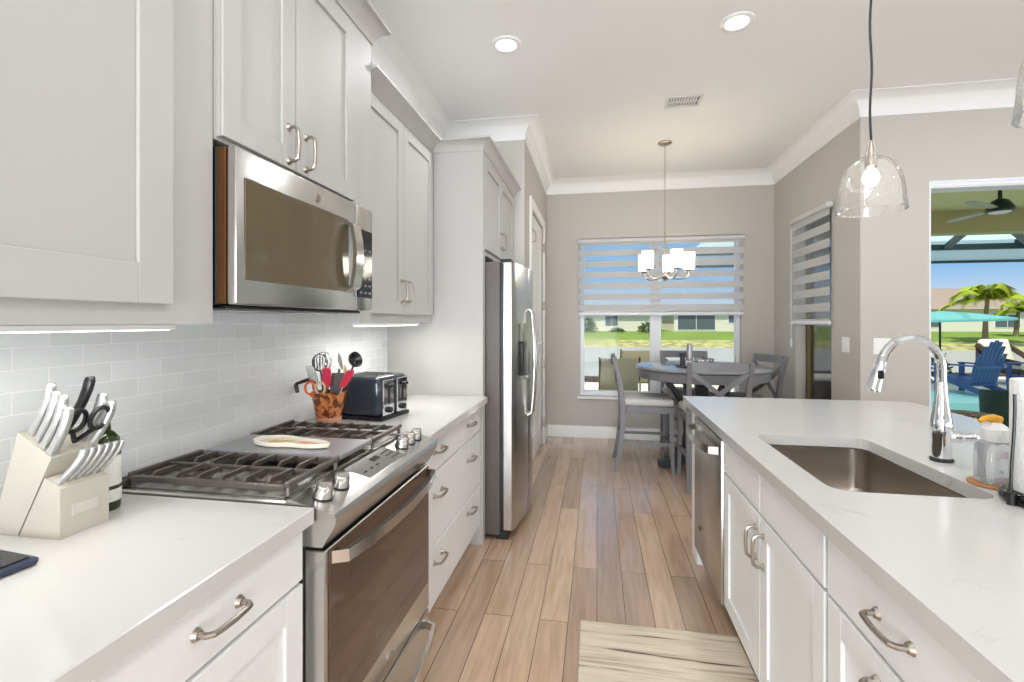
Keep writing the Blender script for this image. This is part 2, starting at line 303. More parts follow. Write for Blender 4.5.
    def sweep(s, path, prof, mi=0):            # horizontal path [(x,y)], profile [(offset to the right, z)]
        P = [Vector((p[0], p[1])) for p in path]; n = len(P); rings = []
        for i in range(n):
            ds = []
            if i > 0: ds.append((P[i]-P[i-1]).normalized())
            if i < n-1: ds.append((P[i+1]-P[i]).normalized())
            ns = [Vector((d.y, -d.x)) for d in ds]; m = ns[0]+ns[-1]; m = m/m.length; k = 1/max(.2, m.dot(ns[0]))
            rings.append([s.bm.verts.new((P[i].x+m.x*k*d, P[i].y+m.y*k*d, z)) for d, z in prof])
        fs = []; q = len(prof)
        for a, b in zip(rings, rings[1:]):
            for k in range(q): fs.append(s.bm.faces.new((a[k], a[(k+1) % q], b[(k+1) % q], b[k])))
        fs.append(s.bm.faces.new(rings[0][::-1])); fs.append(s.bm.faces.new(rings[-1])); s._mi(fs, mi); return s
    def build(s, name, mats, parent=None, ang=.6, label=None):
        bmesh.ops.recalc_face_normals(s.bm, faces=s.bm.faces[:])
        me = bpy.data.meshes.new(name)
        if parent is not None:
            off = Vector((0, 0, 0)); p = parent
            while p: off += p.location; p = p.parent
            bmesh.ops.translate(s.bm, vec=-off, verts=s.bm.verts[:])
        s.bm.to_mesh(me); s.bm.free()
        for m in (mats if isinstance(mats, (list, tuple)) else [mats]): me.materials.append(m)
        me.polygons.foreach_set('use_smooth', [True]*len(me.polygons)); me.set_sharp_from_angle(angle=ang)
        o = bpy.data.objects.new(name, me); C.objects.link(o)
        if parent is not None: o.parent = parent
        if label: o['label'] = label
        return o
def thing(name, label, cat, loc=(0, 0, 0), group=None):
    o = bpy.data.objects.new(name, None); o.empty_display_size = .1; C.objects.link(o); o.location = loc
    return tag(o, label, cat, group)
def tag(o, label, cat, group=None, kind=None):
    o['label'] = label; o['category'] = cat
    if group: o['group'] = group
    if kind: o['kind'] = kind
    return o
def struct(o, label=None):
    o['kind'] = 'structure'
    if label: o['label'] = label
    return o
def copy_tree(o, parent=None):
    c = o.copy(); C.objects.link(c); c.parent = parent
    for ch in [x for x in C.objects if x.parent == o]: copy_tree(ch, c)
    return c
def P(u, t, z=0):                              # ground point at image column u, distance t along the view axis
    a = (u-512)/480.0
    return Vector((t*(-math.sin(YAW)+a*math.cos(YAW)), t*(math.cos(YAW)+a*math.sin(YAW)), z))
def bez(p0, p1, p2, p3, n=12):
    p0, p1, p2, p3 = map(Vector, (p0, p1, p2, p3))
    return [p0*(1-t)**3+p1*3*t*(1-t)**2+p2*3*t*t*(1-t)+p3*t**3 for t in [i/n for i in range(n+1)]]

# ------------------------------------------------------------ room shell
XL, XNL, XNR, YJ, YB, ZC = -1.32, -.60, 1.94, 3.99, 5.77, 3.05
m = MB(); m.box(-1.47, 6.15, -4.15, YJ+.15, -.12, 0); m.box(-.75, XNR+.15, YJ+.15, YB+.15, -.12, 0); struct(m.build('floor', M['floor']), 'wood plank floor running toward the window')
m = MB(); m.box(-1.47, 6.15, -4.15, YJ+.15, ZC, ZC+.1); m.box(-.75, XNR+.15, YJ+.15, YB+.15, ZC, ZC+.1); struct(m.build('ceiling', M['ceil']))
m = MB(); m.box(-1.47, XL, -4, YJ+.15, 0, ZC); m.box(XL, XNL-.15, YJ, YJ+.15, 0, ZC)
m.box(XNL-.15, XNL, YJ, 4.36, 0, ZC); m.box(XNL-.15, XNL, 5.38, YB, 0, ZC); m.box(XNL-.15, XNL, 4.36, 5.38, 2.42, ZC); struct(m.build('wall_left', M['wall']))
WX0, WX1, WZ0, WZ1 = -.20, 1.60, .49, 2.36
m = MB(); m.box(XNL-.15, WX0, YB, YB+.15, 0, ZC); m.box(WX1, XNR+.15, YB, YB+.15, 0, ZC); m.box(WX0, WX1, YB, YB+.15, 0, WZ0); m.box(WX0, WX1, YB, YB+.15, WZ1, ZC); struct(m.build('wall_back', M['wall']))
RY0, RY1, RZ0, RZ1 = 4.44, 5.18, .47, 2.36
m = MB(); m.box(XNR, XNR+.15, YJ, RY0, 0, ZC); m.box(XNR, XNR+.15, RY1, YB, 0, ZC); m.box(XNR, XNR+.15, RY0, RY1, 0, RZ0); m.box(XNR, XNR+.15, RY0, RY1, RZ1, ZC); struct(m.build('wall_right', M['wall']))
DX0, DX1, DZ = 2.392, 5.3, 2.40
m = MB(); m.box(XNR+.15, DX0, YJ, YJ+.15, 0, ZC); m.box(DX1, 6.15, YJ, YJ+.15, 0, ZC); m.box(DX0, DX1, YJ, YJ+.15, DZ, ZC); struct(m.build('wall_patio', M['wall']))
m = MB(); m.box(6.0, 6.15, -4, YJ, 0, ZC); struct(m.build('wall_far_right', M['wall']))
m = MB(); m.box(-1.47, 6.15, -4.15, -4, 0, ZC); struct(m.build('wall_rear', M['wall']))
# backsplash
m = MB(); m.box(XL, XL+.008, -.3, 2.868, .916, 1.80); struct(m.build('wall_backsplash', M['tile']), 'grey glass subway tile backsplash')
# crown
prof = [(0, 2.90), (.008, 2.90)]+[(.13-.122*math.cos(k*PI/20), 2.905+.14*math.sin(k*PI/20)) for k in range(11)]+[(.13, ZC), (0, ZC)]
m = MB(); m.sweep([(XL, -4), (XL, YJ), (XNL, YJ), (XNL, YB), (XNR, YB), (XNR, YJ), (6.0, YJ)], prof); struct(m.build('trim_1', M['ceil'], ang=.9), 'white crown moulding')
bp_ = [(0, 0), (.016, 0), (.016, .11), (.01, .125), (.006, .135), (0, .135)]
m = MB(); m.sweep([(XNL, 5.47), (XNL, YB-.001)], bp_); m.sweep([(XNL, YJ), (XNL, 4.27)], bp_); struct(m.build('baseboard_left', M['trim']))
m = MB(); m.sweep([(XNL+.017, YB), (XNR-.017, YB)], bp_); struct(m.build('baseboard_back', M['trim']))
m = MB(); m.sweep([(XNR, YB), (XNR, YJ), (DX0-.02, YJ)], bp_); struct(m.build('baseboard_right', M['trim']))

# pantry door on the nook's left wall
d = bpy.data.objects.new('door_1', None); C.objects.link(d); d.location = (XNL, 4.87, 0); struct(d, 'white panelled pantry door with lever handle')
m = MB()
for y0, y1, z0, z1 in ((4.28, 4.37, 0, 2.51), (5.37, 5.46, 0, 2.51), (4.37, 5.37, 2.42, 2.51)): m.box(XNL, XNL+.02, y0, y1, z0, z1, .004)
m.build('casing', M['trim'], d)
m = MB(); xf = XNL-.012; m.box(XNL-.055, xf-.012, 4.375, 5.365, .01, 2.415)
for y0, y1, z0, z1 in ((4.375, 4.49, .01, 2.415), (5.25, 5.365, .01, 2.415), (4.49, 5.25, .01, .25), (4.49, 5.25, 1.0, 1.14), (4.49, 5.25, 2.28, 2.415)): m.box(xf-.012, xf, y0, y1, z0, z1, .003)
sl = m.build('door_panel', M['trim'], d)
for z in (.25, .9, 1.55, 2.2):
    m = MB(); m.box(XNL-.004, XNL+.026, 5.352, 5.372, z-.05, z+.05, .002); m.build('hinge', M['nickel'], sl)
m = MB(); m.cyl((xf, 4.45, .98), (xf+.045, 4.45, .98), .024, .018); m.tube([(xf+.045, 4.45, .98), (xf+.05, 4.5, .985), (xf+.048, 4.57, .98)], .009); m.build('lever_handle', M['nickel'], sl)
m = MB(); m.tube([(XNL+.02, 4.33, 2.10), (XNL+.05, 4.33, 2.10), (XNL+.05, 4.33, 2.2), (XNL+.02, 4.33, 2.2)], .006); m.build('door_latch', M['nickel'], d)

# ------------------------------------------------------------ windows
wn1 = bpy.data.objects.new('window_1', None); C.objects.link(wn1); wn1.location = (.7, YB+.1, WZ0); struct(wn1, 'wide back window over the dining table')
m = MB(); y0, y1 = YB+.05, YB+.12
for a in ((WX0, WX0+.05, WZ0, WZ1), (WX1-.05, WX1, WZ0, WZ1), (WX0+.05, WX1-.05, WZ0, WZ0+.06), (WX0+.05, WX1-.05, WZ1-.05, WZ1), (.615, .735, WZ0+.06, WZ1-.05)): m.box(a[0], a[1], y0, y1, a[2], a[3], .004)
m.build('window_frame', M['vinyl'], wn1)
m = MB(); m.box(WX0+.05, .615, YB+.08, YB+.085, WZ0+.06, WZ1-.05); m.box(.735, WX1-.05, YB+.08, YB+.085, WZ0+.06, WZ1-.05); m.build('pane', M['glass'], wn1)
m = MB(); m.box(WX0-.03, WX1+.03, YB-.03, YB+.05, WZ0-.03, WZ0, .004); m.build('window_sill', M['trim'], wn1)
wn2 = bpy.data.objects.new('window_2', None); C.objects.link(wn2); wn2.location = (XNR+.1, 4.82, RZ0); struct(wn2, 'narrow window in the right wall of the nook')
m = MB(); x0, x1 = XNR+.09, XNR+.148
for a in ((RY0, RY0+.04, RZ0, RZ1), (RY1-.04, RY1, RZ0, RZ1), (RY0+.04, RY1-.04, RZ0, RZ0+.04), (RY0+.04, RY1-.04, RZ1-.04, RZ1)): m.box(x0, x1, a[0], a[1], a[2], a[3], .003)
m.build('window_frame', M['bronze'], wn2)
m = MB(); m.box(XNR+.115, XNR+.12, RY0+.04, RY1-.04, RZ0+.04, RZ1-.04); m.build('pane', M['glass'], wn2)
m = MB(); m.box(XNR-.02, XNR+.09, RY0+.001, RY1-.001, RZ0, RZ0+.02, .003); m.build('window_sill', M['trim'], wn2)
# sliding patio door
d = bpy.data.objects.new('door_2', None); C.objects.link(d); d.location = (3.8, YJ+.07, 0); struct(d, 'sliding glass patio door')
m = MB()
for a in ((DX0, DX0+.012, 0, DZ), (DX1-.05, DX1, 0, DZ)): m.box(a[0], a[1], YJ-.004, YJ+.14, a[2], a[3], .003)
m.box(DX0+.012, DX1-.05, YJ-.004, YJ+.14, DZ-.055, DZ, .003); m.box(DX0+.012, DX1-.05, YJ+.02, YJ+.14, .0, .03, .003)
for k in range(2): m.box(DX0+.025, DX1-.05, YJ-.012, YJ-.004, DZ-.018-.026*k, DZ-.007-.026*k)
m.build('door_frame', M['vinyl'], d)
m = MB()
for a in ((3.35, 3.43, .03, DZ-.075), (DX1-.13, DX1-.05, .03, DZ-.075), (3.43, DX1-.13, .03, .13), (3.43, DX1-.13, DZ-.155, DZ-.075)): m.box(a[0], a[1], YJ+.06, YJ+.10, a[2], a[3], .003)
sp_ = m.build('sliding_panel', M['vinyl'], d)
m = MB(); m.box(3.43, DX1-.13, YJ+.075, YJ+.081, .13, DZ-.155); m.build('pane', M['glass'], sp_)

# zebra shades
def zebra(name, label, axis, a0, a1, pos, z0, z1, first, pitch, sh, into):
    cx = (a0+a1)/2; loc = (cx, pos, z0) if axis == 'X' else (pos, cx, z0)
    t = thing(name, label, 'window shade', loc, None)
    def bx(mb, u0, u1, d0, d1, za, zb, bev=0):
        if axis == 'X': mb.box(u0, u1, pos-d1, pos-d0, za, zb, bev)
        else: mb.box(pos-d1, pos-d0, u0, u1, za, zb, bev)
    m = MB(); bx(m, a0, a1, 0, .055, z1-.05, z1, .010); m.build('headrail', M['hrail'], t)
    m = MB(); bx(m, a0+.01, a1-.01, .012, .045, z0, z0+.035, .01); m.build('bottom_rail', M['vinyl'], t)
    m = MB(); q = MB(); z = z0+.035; zz = first
    edges = []
    while zz > z0+.05: edges.append((zz-sh, zz)); zz -= pitch
    top = z1-.05
    for lo, hi in edges:
        lo = max(lo, z0+.04)
        if hi > top: continue
        bx(m, a0+.015, a1-.015, .027, .0285, hi, top); bx(q, a0+.015, a1-.015, .027, .028, lo, hi); top = lo
    bx(m, a0+.015, a1-.015, .027, .0285, z0+.035, top)
    m.build('opaque_band', M['shade'], t); q.build('sheer_band', M['sheer'], t)
    return t
zebra('zebra_shade', 'pale grey zebra roller shade, half lowered over the wide back window', 'X', WX0-.03, WX1+.03, YB-.002, 1.445, 2.345, 2.272, .128, .058, -1)
zs = zebra('zebra_shade', 'narrow striped roller shade on the right wall window beside the corner', 'Y', RY0-.05, RY1-.0, XNR-.002, 1.345, 2.38, 2.27, .135, .062, -1)
m = MB(); m.tube([(XNR-.045, RY1-.01, 2.3), (XNR-.045, RY1-.01, 1.2)], .003, 6); m.box(XNR-.052, XNR-.036, RY1-.018, RY1-.002, 1.12, 1.2, .003); m.build('pull_cord', M['vinyl'], zs)

# ------------------------------------------------------------ cabinets
def pull(mb, x, s, y, z, L, vert):
    h = L/2; o = .03
    f = (lambda a, d: (x+s*d, y, z+a)) if vert else (lambda a, d: (x+s*d, y+a, z))
    mb.tube([f(-h, .0), f(-h, .022), f(-h+.008, o+.002), f(-h+.02, o+.004), f(0, o+.006), f(h-.02, o+.004), f(h-.008, o+.002), f(h, .022), f(h, 0)], .006, 8)
    for e in (-h, h): mb.cyl(f(e, 0), f(e, .008), .013, .009, 12)
def shaker(mb, x, s, y0, y1, z0, z1, fr=.065, th=.02):      # front plane at x, facing s
    xb = x-s*th; xm = x-s*.009
    mb.box(xb, xm, y0, y1, z0, z1)
    for a in ((y0, y0+fr, z0, z1), (y1-fr, y1, z0, z1), (y0+fr, y1-fr, z0, z0+fr), (y0+fr, y1-fr, z1-fr, z1)): mb.box(xm, x, a[0], a[1], a[2], a[3], .0016)
def slab(mb, x, s, y0, y1, z0, z1, th=.02): mb.box(x-s*th, x, y0, y1, z0, z1, .002)
def front(root, kind, x, s, y0, y1, z0, z1, hs, vert=False, fr=.065, flat=False):
    m = MB(); (slab(m, x, s, y0, y1, z0, z1) if flat else shaker(m, x, s, y0, y1, z0, z1, fr))
    o = m.build(kind, CABM, root)
    for (hy, hz) in hs:
        m = MB(); pull(m, x, s, hy, hz, .105, vert); m.build('handle', M['nickel'], o)
    return o
def cabinet(name, label, x0, x1, y0, y1, z0, z1, s, toe=False, group=None, hollow=False):
    t = thing(name, label, 'cabinet', ((x0+x1)/2, (y0+y1)/2, 0 if toe else z0), group)
    m = MB(); zb = z0+.1 if toe else z0
    if hollow:
        m.box(x0, x1, y0, y0+.018, zb, z1); m.box(x0, x1, y1-.018, y1, zb, z1); m.box(x0, x1, y0+.018, y1-.018, zb, zb+.018)
        xb = x1 if s < 0 else x0; m.box(xb, xb-.012 if s < 0 else xb+.012, y0+.018, y1-.018, zb+.018, z1)
        xf = x0 if s < 0 else x1; m.box(xf, xf-s*.018, y0+.018, y1-.018, zb+.018, z1-.1-.0)
    else: m.box(x0, x1, y0, y1, zb, z1)
    m.build('carcass', CABM, t)
    if toe:
        m = MB()
        if s > 0: m.box(x0, x1-.06, y0, y1, 0, zb)
        else: m.box(x0+.06, x1, y0, y1, 0, zb)
        m.build('toe_kick', CABM, t)
    return t
def cab_crown(root, path, z0, z1, p):
    h = z1-z0
    prof = [(0, z0), (.006, z0), (.01, z0+.12*h), (.25*p, z0+.3*h), (.55*p, z0+.62*h), (.85*p, z0+.8*h), (p, z0+.84*h), (p, z1), (0, z1)]
    m = MB(); m.sweep(path, prof); return m.build('crown_moulding', CABM, root, ang=.9)
XU = -.966
def crown_path(x, y0, y1): return None
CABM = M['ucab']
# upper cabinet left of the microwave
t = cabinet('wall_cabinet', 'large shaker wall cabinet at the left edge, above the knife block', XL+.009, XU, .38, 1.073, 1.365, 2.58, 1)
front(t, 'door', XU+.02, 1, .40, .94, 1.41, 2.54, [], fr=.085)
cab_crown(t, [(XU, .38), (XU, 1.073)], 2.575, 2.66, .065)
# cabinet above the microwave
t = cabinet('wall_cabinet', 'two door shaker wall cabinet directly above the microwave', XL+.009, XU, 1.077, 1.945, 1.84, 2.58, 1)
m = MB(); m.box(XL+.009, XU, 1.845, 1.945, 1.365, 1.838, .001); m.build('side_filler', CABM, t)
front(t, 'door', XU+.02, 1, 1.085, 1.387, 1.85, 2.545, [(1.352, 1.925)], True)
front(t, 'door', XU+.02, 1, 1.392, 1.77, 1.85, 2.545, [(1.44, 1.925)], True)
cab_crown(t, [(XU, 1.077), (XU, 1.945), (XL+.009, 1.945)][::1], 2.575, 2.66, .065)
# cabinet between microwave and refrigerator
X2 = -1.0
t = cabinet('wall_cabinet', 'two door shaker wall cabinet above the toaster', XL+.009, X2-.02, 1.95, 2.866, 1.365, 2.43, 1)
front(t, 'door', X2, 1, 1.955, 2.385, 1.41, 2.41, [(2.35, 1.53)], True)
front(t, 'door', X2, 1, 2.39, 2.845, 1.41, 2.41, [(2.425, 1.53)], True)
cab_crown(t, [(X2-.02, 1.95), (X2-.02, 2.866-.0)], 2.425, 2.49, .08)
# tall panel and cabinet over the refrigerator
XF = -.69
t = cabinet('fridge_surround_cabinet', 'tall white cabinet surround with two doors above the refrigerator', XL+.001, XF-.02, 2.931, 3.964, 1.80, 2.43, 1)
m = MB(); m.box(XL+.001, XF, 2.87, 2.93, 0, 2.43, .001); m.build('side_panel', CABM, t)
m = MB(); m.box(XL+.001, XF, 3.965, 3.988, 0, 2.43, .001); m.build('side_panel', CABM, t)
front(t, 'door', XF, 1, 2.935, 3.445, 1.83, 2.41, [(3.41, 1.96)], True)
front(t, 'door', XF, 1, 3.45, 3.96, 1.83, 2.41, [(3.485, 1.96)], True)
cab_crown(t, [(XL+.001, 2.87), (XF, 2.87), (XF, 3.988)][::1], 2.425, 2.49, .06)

CABM = M['cab']
# base cabinets, left run
XB = -.707
t = cabinet('base_cabinet', 'white base cabinet under the left counter, one slab drawer over a shaker door', XL+.009, XB-.02, .52, 1.075, 0, .872, 1, True)
front(t, 'drawer', XB, 1, .53, 1.065, .742, .862, [(.80, .81)], flat=True)
front(t, 'door', XB, 1, .53, 1.065, .13, .732, [(.57, .62)], True)
t = cabinet('base_cabinet', 'white base cabinet at the near end of the left counter', XL+.009, XB-.02, -.28, .515, 0, .872, 1, True)
front(t, 'drawer', XB, 1, -.27, .505, .742, .862, [(.12, .81)], flat=True)
front(t, 'door', XB, 1, -.27, .505, .13, .732, [(.47, .62)], True)
t = cabinet('drawer_base_cabinet', 'wide white base cabinet of three drawers between range and refrigerator', XL+.009, XB-.02, 1.857, 2.866, 0, .872, 1, True)
for z0, z1 in ((.71, .862), (.385, .70), (.125, .375)):
    zh = (z0+z1)/2+(.01 if z1 > .8 else .06)
    front(t, 'drawer', XB, 1, 1.865, 2.86, z0, z1, [(2.07, zh), (2.62, zh)], flat=True)

def counter(name, label, x0, x1, y0, y1, hole=None):
    bm = bmesh.new()
    def rr(x0, x1, y0, y1, r, n=6):
        pts = []
        for cx, cy, a in ((x1-r, y1-r, 0), (x0+r, y1-r, PI/2), (x0+r, y0+r, PI), (x1-r, y0+r, 1.5*PI)):
            for k in range(n+1): pts.append((cx+r*math.cos(a+k*PI/2/n), cy+r*math.sin(a+k*PI/2/n)))
        return pts
    if hole is None:
        m = MB(); m.box(x0, x1, y0, y1, .874, .914, .003); o = m.build(name, M['quartz'])
    else:
        o_ = rr(x0, x1, y0, y1, .006, 2); i_ = rr(*hole, .055, 8)
        ov = [bm.verts.new((a, b, .914)) for a, b in o_]; iv = [bm.verts.new((a, b, .914)) for a, b in i_]; es = []
        for L in (ov, iv):
            for k in range(len(L)): es.append(bm.edges.new((L[k], L[(k+1) % len(L)])))
        bmesh.ops.triangle_fill(bm, edges=es, use_beauty=True)
        r = bmesh.ops.extrude_face_region(bm, geom=bm.faces[:]); bmesh.ops.translate(bm, vec=(0, 0, -.04), verts=[v for v in r['geom'] if isinstance(v, bmesh.types.BMVert)])
        m = MB(); m.bm.free(); m.bm = bm; o = m.build(name, M['quartz'])
    return tag(o, label, 'countertop')
counter('countertop', 'white quartz countertop under the knife block, left of the range', XL+.009, -.684, -.3, 1.078)
counter('countertop', 'white quartz countertop under the toaster, between range and refrigerator', XL+.009, -.66, 1.852, 2.868)
SK = (.63, 1.03, 1.43, 2.10)
counter('countertop', 'large white quartz island top with the sink cut into it', .52, 1.76, -.6, 3.10, SK)

# island cabinets (face -X)
XI = .55
t = cabinet('sink_base_cabinet', 'white island cabinet below the sink, two shaker doors under blank fronts', XI+.02, 1.18, 1.29, 2.245, 0, .872, -1, True, hollow=True)
for y0, y1, hy in ((1.297, 1.765, 1.73), (1.772, 2.238, 1.805)):
    front(t, 'door', XI, -1, y0, y1, .13, .705, [(hy, .60)], True)
    m = MB(); slab(m, XI, -1, y0, y1, .715, .862); m.build('blank_front', M['cab'], t)
t = cabinet('drawer_base_cabinet', 'white island drawer cabinet nearest the camera, slab drawer over shaker drawers', XI+.02, 1.18, .74, 1.286, 0, .872, -1, True)
front(t, 'drawer', XI, -1, .747, 1.279, .715, .862, [(1.015, .79)], flat=True)
front(t, 'drawer', XI, -1, .747, 1.279, .42, .705, [(1.015, .655)])
front(t, 'drawer', XI, -1, .747, 1.279, .13, .41, [(1.015, .36)])
t = cabinet('base_cabinet', 'white island cabinet at the near end of the island', XI+.02, 1.18, -.55, .736, 0, .872, -1, True)
front(t, 'door', XI, -1, -.54, .09, .13, .862, [(.05, .75)], True); front(t, 'door', XI, -1, .10, .729, .13, .862, [(.14, .75)], True)
m = MB(); m.box(1.184, 1.42, -.55, 2.998, 0, .872, .002); o = m.build('island_back_wall', M['cab']); tag(o, 'white panelled back wall carrying the island countertop', 'wall panel')
m = MB(); m.box(XI+.005, 1.182, 2.848, 2.998, 0, .872, .002); o = m.build('island_end_panel', M['cab']); tag(o, 'white end panel beyond the dishwasher', 'panel')

# dishwasher
t = thing('dishwasher', 'stainless dishwasher with curved bar handle at the far end of the island', 'dishwasher', (.85, 2.55, 0))
m = MB(); m.box(XI+.03, 1.15, 2.252, 2.842, .1, .868); m.build('body', M['black'], t)
m = MB(); m.box(XI-.01, XI+.028, 2.256, 2.838, .11, .845, .006, seg=2); dr = m.build('door', M['steel'], t)
m = MB(); m.bar([(XI-.012, 2.29, .79), (XI-.05, 2.30, .79), (XI-.066, 2.36, .79), (XI-.078, 2.47, .79), (XI-.08, 2.547, .79), (XI-.078, 2.63, .79), (XI-.066, 2.735, .79), (XI-.05, 2.795, .79), (XI-.012, 2.805, .79)], (0, 0, 1), .034, .012); m.build('handle', M['steelh'], dr)
m = MB(); m.cyl((XI-.01, 2.7, .27), (XI-.013, 2.7, .27), .012, seg=20); m.build('badge', M['black'], dr)
m = MB(); m.box(XI+.0, XI+.028, 2.256, 2.838, .849, .868, .002); m.build('control_strip', M['blackg'], t)
m = MB(); m.box(XI+.06, XI+.08, 2.256, 2.838, .0, .1); m.build('toe_panel', M['black'], t)

# sink
def rring(x0, x1, y0, y1, r, z, n=8):
    out = []
    for cx, cy, a in ((x1-r, y1-r, 0), (x0+r, y1-r, PI/2), (x0+r, y0+r, PI), (x1-r, y0+r, 1.5*PI)):
        for k in range(n+1): out.append((cx+r*math.cos(a+k*PI/2/n), cy+r*math.sin(a+k*PI/2/n), z))
    return out
t = thing('sink', 'stainless undermount single bowl sink in the island top', 'sink', (.83, 1.765, .67))
m = MB(); x0, x1, y0, y1 = SK; specs = [(-.012, .872), (-.008, .8722), (.004, .8718), (.004, .86), (.008, .72), (.02, .70), (.045, .692), (.13, .688)]
rings = []
for k, (i, z) in enumerate(specs): rings.append([m.bm.verts.new(p) for p in rring(x0+i, x1-i, y0+i, y1-i, max(.02, .055-i*.3), z)])
for a, b in zip(rings, rings[1:]):
    for k in range(len(a)): m.bm.faces.new((a[k], a[(k+1) % len(a)], b[(k+1) % len(a)], b[k]))
m.bm.faces.new(rings[-1]); o = m.build('bowl', M['sinks'], t)
sol = o.modifiers.new('thick', 'SOLIDIFY'); sol.thickness = .0015; sol.offset = -1
m = MB(); m.lathe([(0, .002), (.02, .002), (.022, .006), (.04, .006), (.045, .001)], (.86, 1.765, .689), 24); m.build('drain', M['chrome'], t)

# faucet
fx, fy = 1.115, 1.80
t = thing('faucet', 'chrome pull-down gooseneck kitchen faucet behind the sink', 'faucet', (fx, fy, .914))
m = MB(); m.lathe([(0, 0), (.031, 0), (.032, .006), (.028, .012), (.0, .012)], (fx, fy, .914), 28); m.build('base_ring', M['black'], t)
m = MB(); m.lathe([(0, .012), (.027, .012), (.027, .075), (.029, .085), (.03, .12), (.027, .14), (.022, .17), (.0175, .22), (.015, .26), (0, .26)], (fx, fy, .914), 28); m.build('body', M['chrome'], t)
sx, sy, R = fx-.19, fy-.03, .097
pts = [(fx, fy, 1.16), (fx, fy, 1.215)]+[(fx-R+R*math.cos(a), fy-.015*(1-math.cos(a)), 1.215+.103*math.sin(a)) for a in [PI*k/16*.93 for k in range(1, 17)]]
m = MB(); m.tube(pts, .0138, 10); m.build('gooseneck', M['chrome'], t)
e = Vector(pts[-1]); dd = (e-Vector(pts[-2])).normalized()
m = MB(); m.tube([e-dd*.002, e+dd*.015, e+dd*.02, e+dd*.07, e+dd*.095, e+dd*.10], [.0145, .016, .0175, .021, .0235, .02], 20); sh_ = m.build('spray_head', M['chrome'], t)
m = MB(); q = e+dd*.045+Vector((-.0, -.02, .004)); m.box(q.x-.009, q.x+.009, q.y-.004, q.y+.003, q.z-.014, q.z+.014, .003); m.build('spray_button', M['blackg'], sh_)
m = MB(); m.tube([(fx+.02, fy-.008, .995), (fx+.04, fy-.02, .997), (fx+.05, fy-.026, .998)], [.017, .018, .014], 10); m.tube([(fx+.045, fy-.023, .998), (fx+.075, fy-.036, 1.002), (fx+.082, fy-.04, 1.003)], [.013, .015, .009], 14); m.build('lever_handle', M['chrome'], t)

# soap bottle on coaster, paper towel holder
sx, sy = 1.095, 1.555
m = MB(); m.lathe([(0, 0), (.058, 0), (.06, .003), (.058, .007), (0, .007)], (sx, sy, .9145), 32); tag(m.build('coaster', M['cork']), 'round cork coaster under the soap bottle', 'coaster')
t = thing('soap_dispenser', 'clear foaming soap bottle with white collar and amber pump on the cork coaster', 'soap bottle', (sx, sy, .922))
m = MB(); zz = [(0, .0), (.036, .0), (.04, .004), (.041, .05), (.039, .098), (.034, .11), (.02, .118)]
rg = []
for r, z in zz[1:]: rg.append([m.bm.verts.new(p) for p in rring(sx-r, sx+r, sy-r*.82, sy+r*.82, r*.45, .922+z, 4)])
for a, b in zip(rg, rg[1:]):
    for k in range(len(a)): m.bm.faces.new((a[k], a[(k+1) % len(a)], b[(k+1) % len(a)], b[k]))
m.bm.faces.new(rg[0][::-1]); m.bm.faces.new(rg[-1]); m.build('bottle', M['soap'], t)
m = MB()
for (a, b, c, r) in ((.0, -1, .085, .010), (-.018, -1, .075, .006), (.012, -1, .055, .006), (-.01, -1, .04, .005), (.018, -1, .035, .004)):
    m.cyl((sx+a, sy-.0345, .922+c), (sx+a, sy-.0357, .922+c), r, seg=14)
m.box(sx-.03, sx+.03, sy-.0357, sy-.0345, .93, .946); m.build('bottle_label', M['lilac'], t)
m = MB(); m.lathe([(0, .116), (.026, .116), (.03, .13), (.03, .15), (.022, .16), (.012, .168), (0, .168)], (sx, sy, .922), 24); m.build('collar', M['white'], t)
m = MB(); m.tube([(sx+.012, sy, 1.096), (sx-.005, sy, 1.102), (sx-.03, sy-.004, 1.100), (sx-.042, sy-.006, 1.092)], [.011, .011, .008, .006], 12); m.cyl((sx, sy, 1.086), (sx, sy, 1.1), .012); m.build('pump_head', M['yellow'], t)
tx, ty = 1.105, 1.41
t = thing('paper_towel_holder', 'black wire paper towel holder at the right edge of the island', 'paper towel holder', (tx, ty, .914))
m = MB(); m.lathe([(0, 0), (.082, 0), (.087, .008), (.084, .022), (.078, .028), (0, .028)], (tx, ty, .9145), 36); m.build('base', M['blackg'], t)
m = MB(); m.cyl((tx, ty, .94), (tx, ty, 1.26), .008, seg=12); m.ball((tx, ty, 1.27), .014); m.build('post', M['black'], t)
m = MB(); a = math.radians(190); px, py = math.cos(a), math.sin(a)
m.tube(bez((tx+px*.09, ty+py*.09, .94), (tx+px*.095, ty+py*.095, 1.0), (tx+px*.078, ty+py*.078, 1.1), (tx+px*.082, ty+py*.082, 1.19), 12), .0035, 8); m.cyl((tx+px*.09, ty+py*.09, .915), (tx+px*.09, ty+py*.09, .945), .009, seg=12); m.build('tension_arm', M['black'], t)
m = MB(); m.lathe([(.022, 0), (.068, 0), (.069, .002), (.069, .277), (.068, .28), (.022, .28), (.022, 0)], (tx+.003, ty, .944), 40); tag(m.build('paper_towel_roll', M['towel']), 'white paper towel roll on the black holder', 'paper towels')

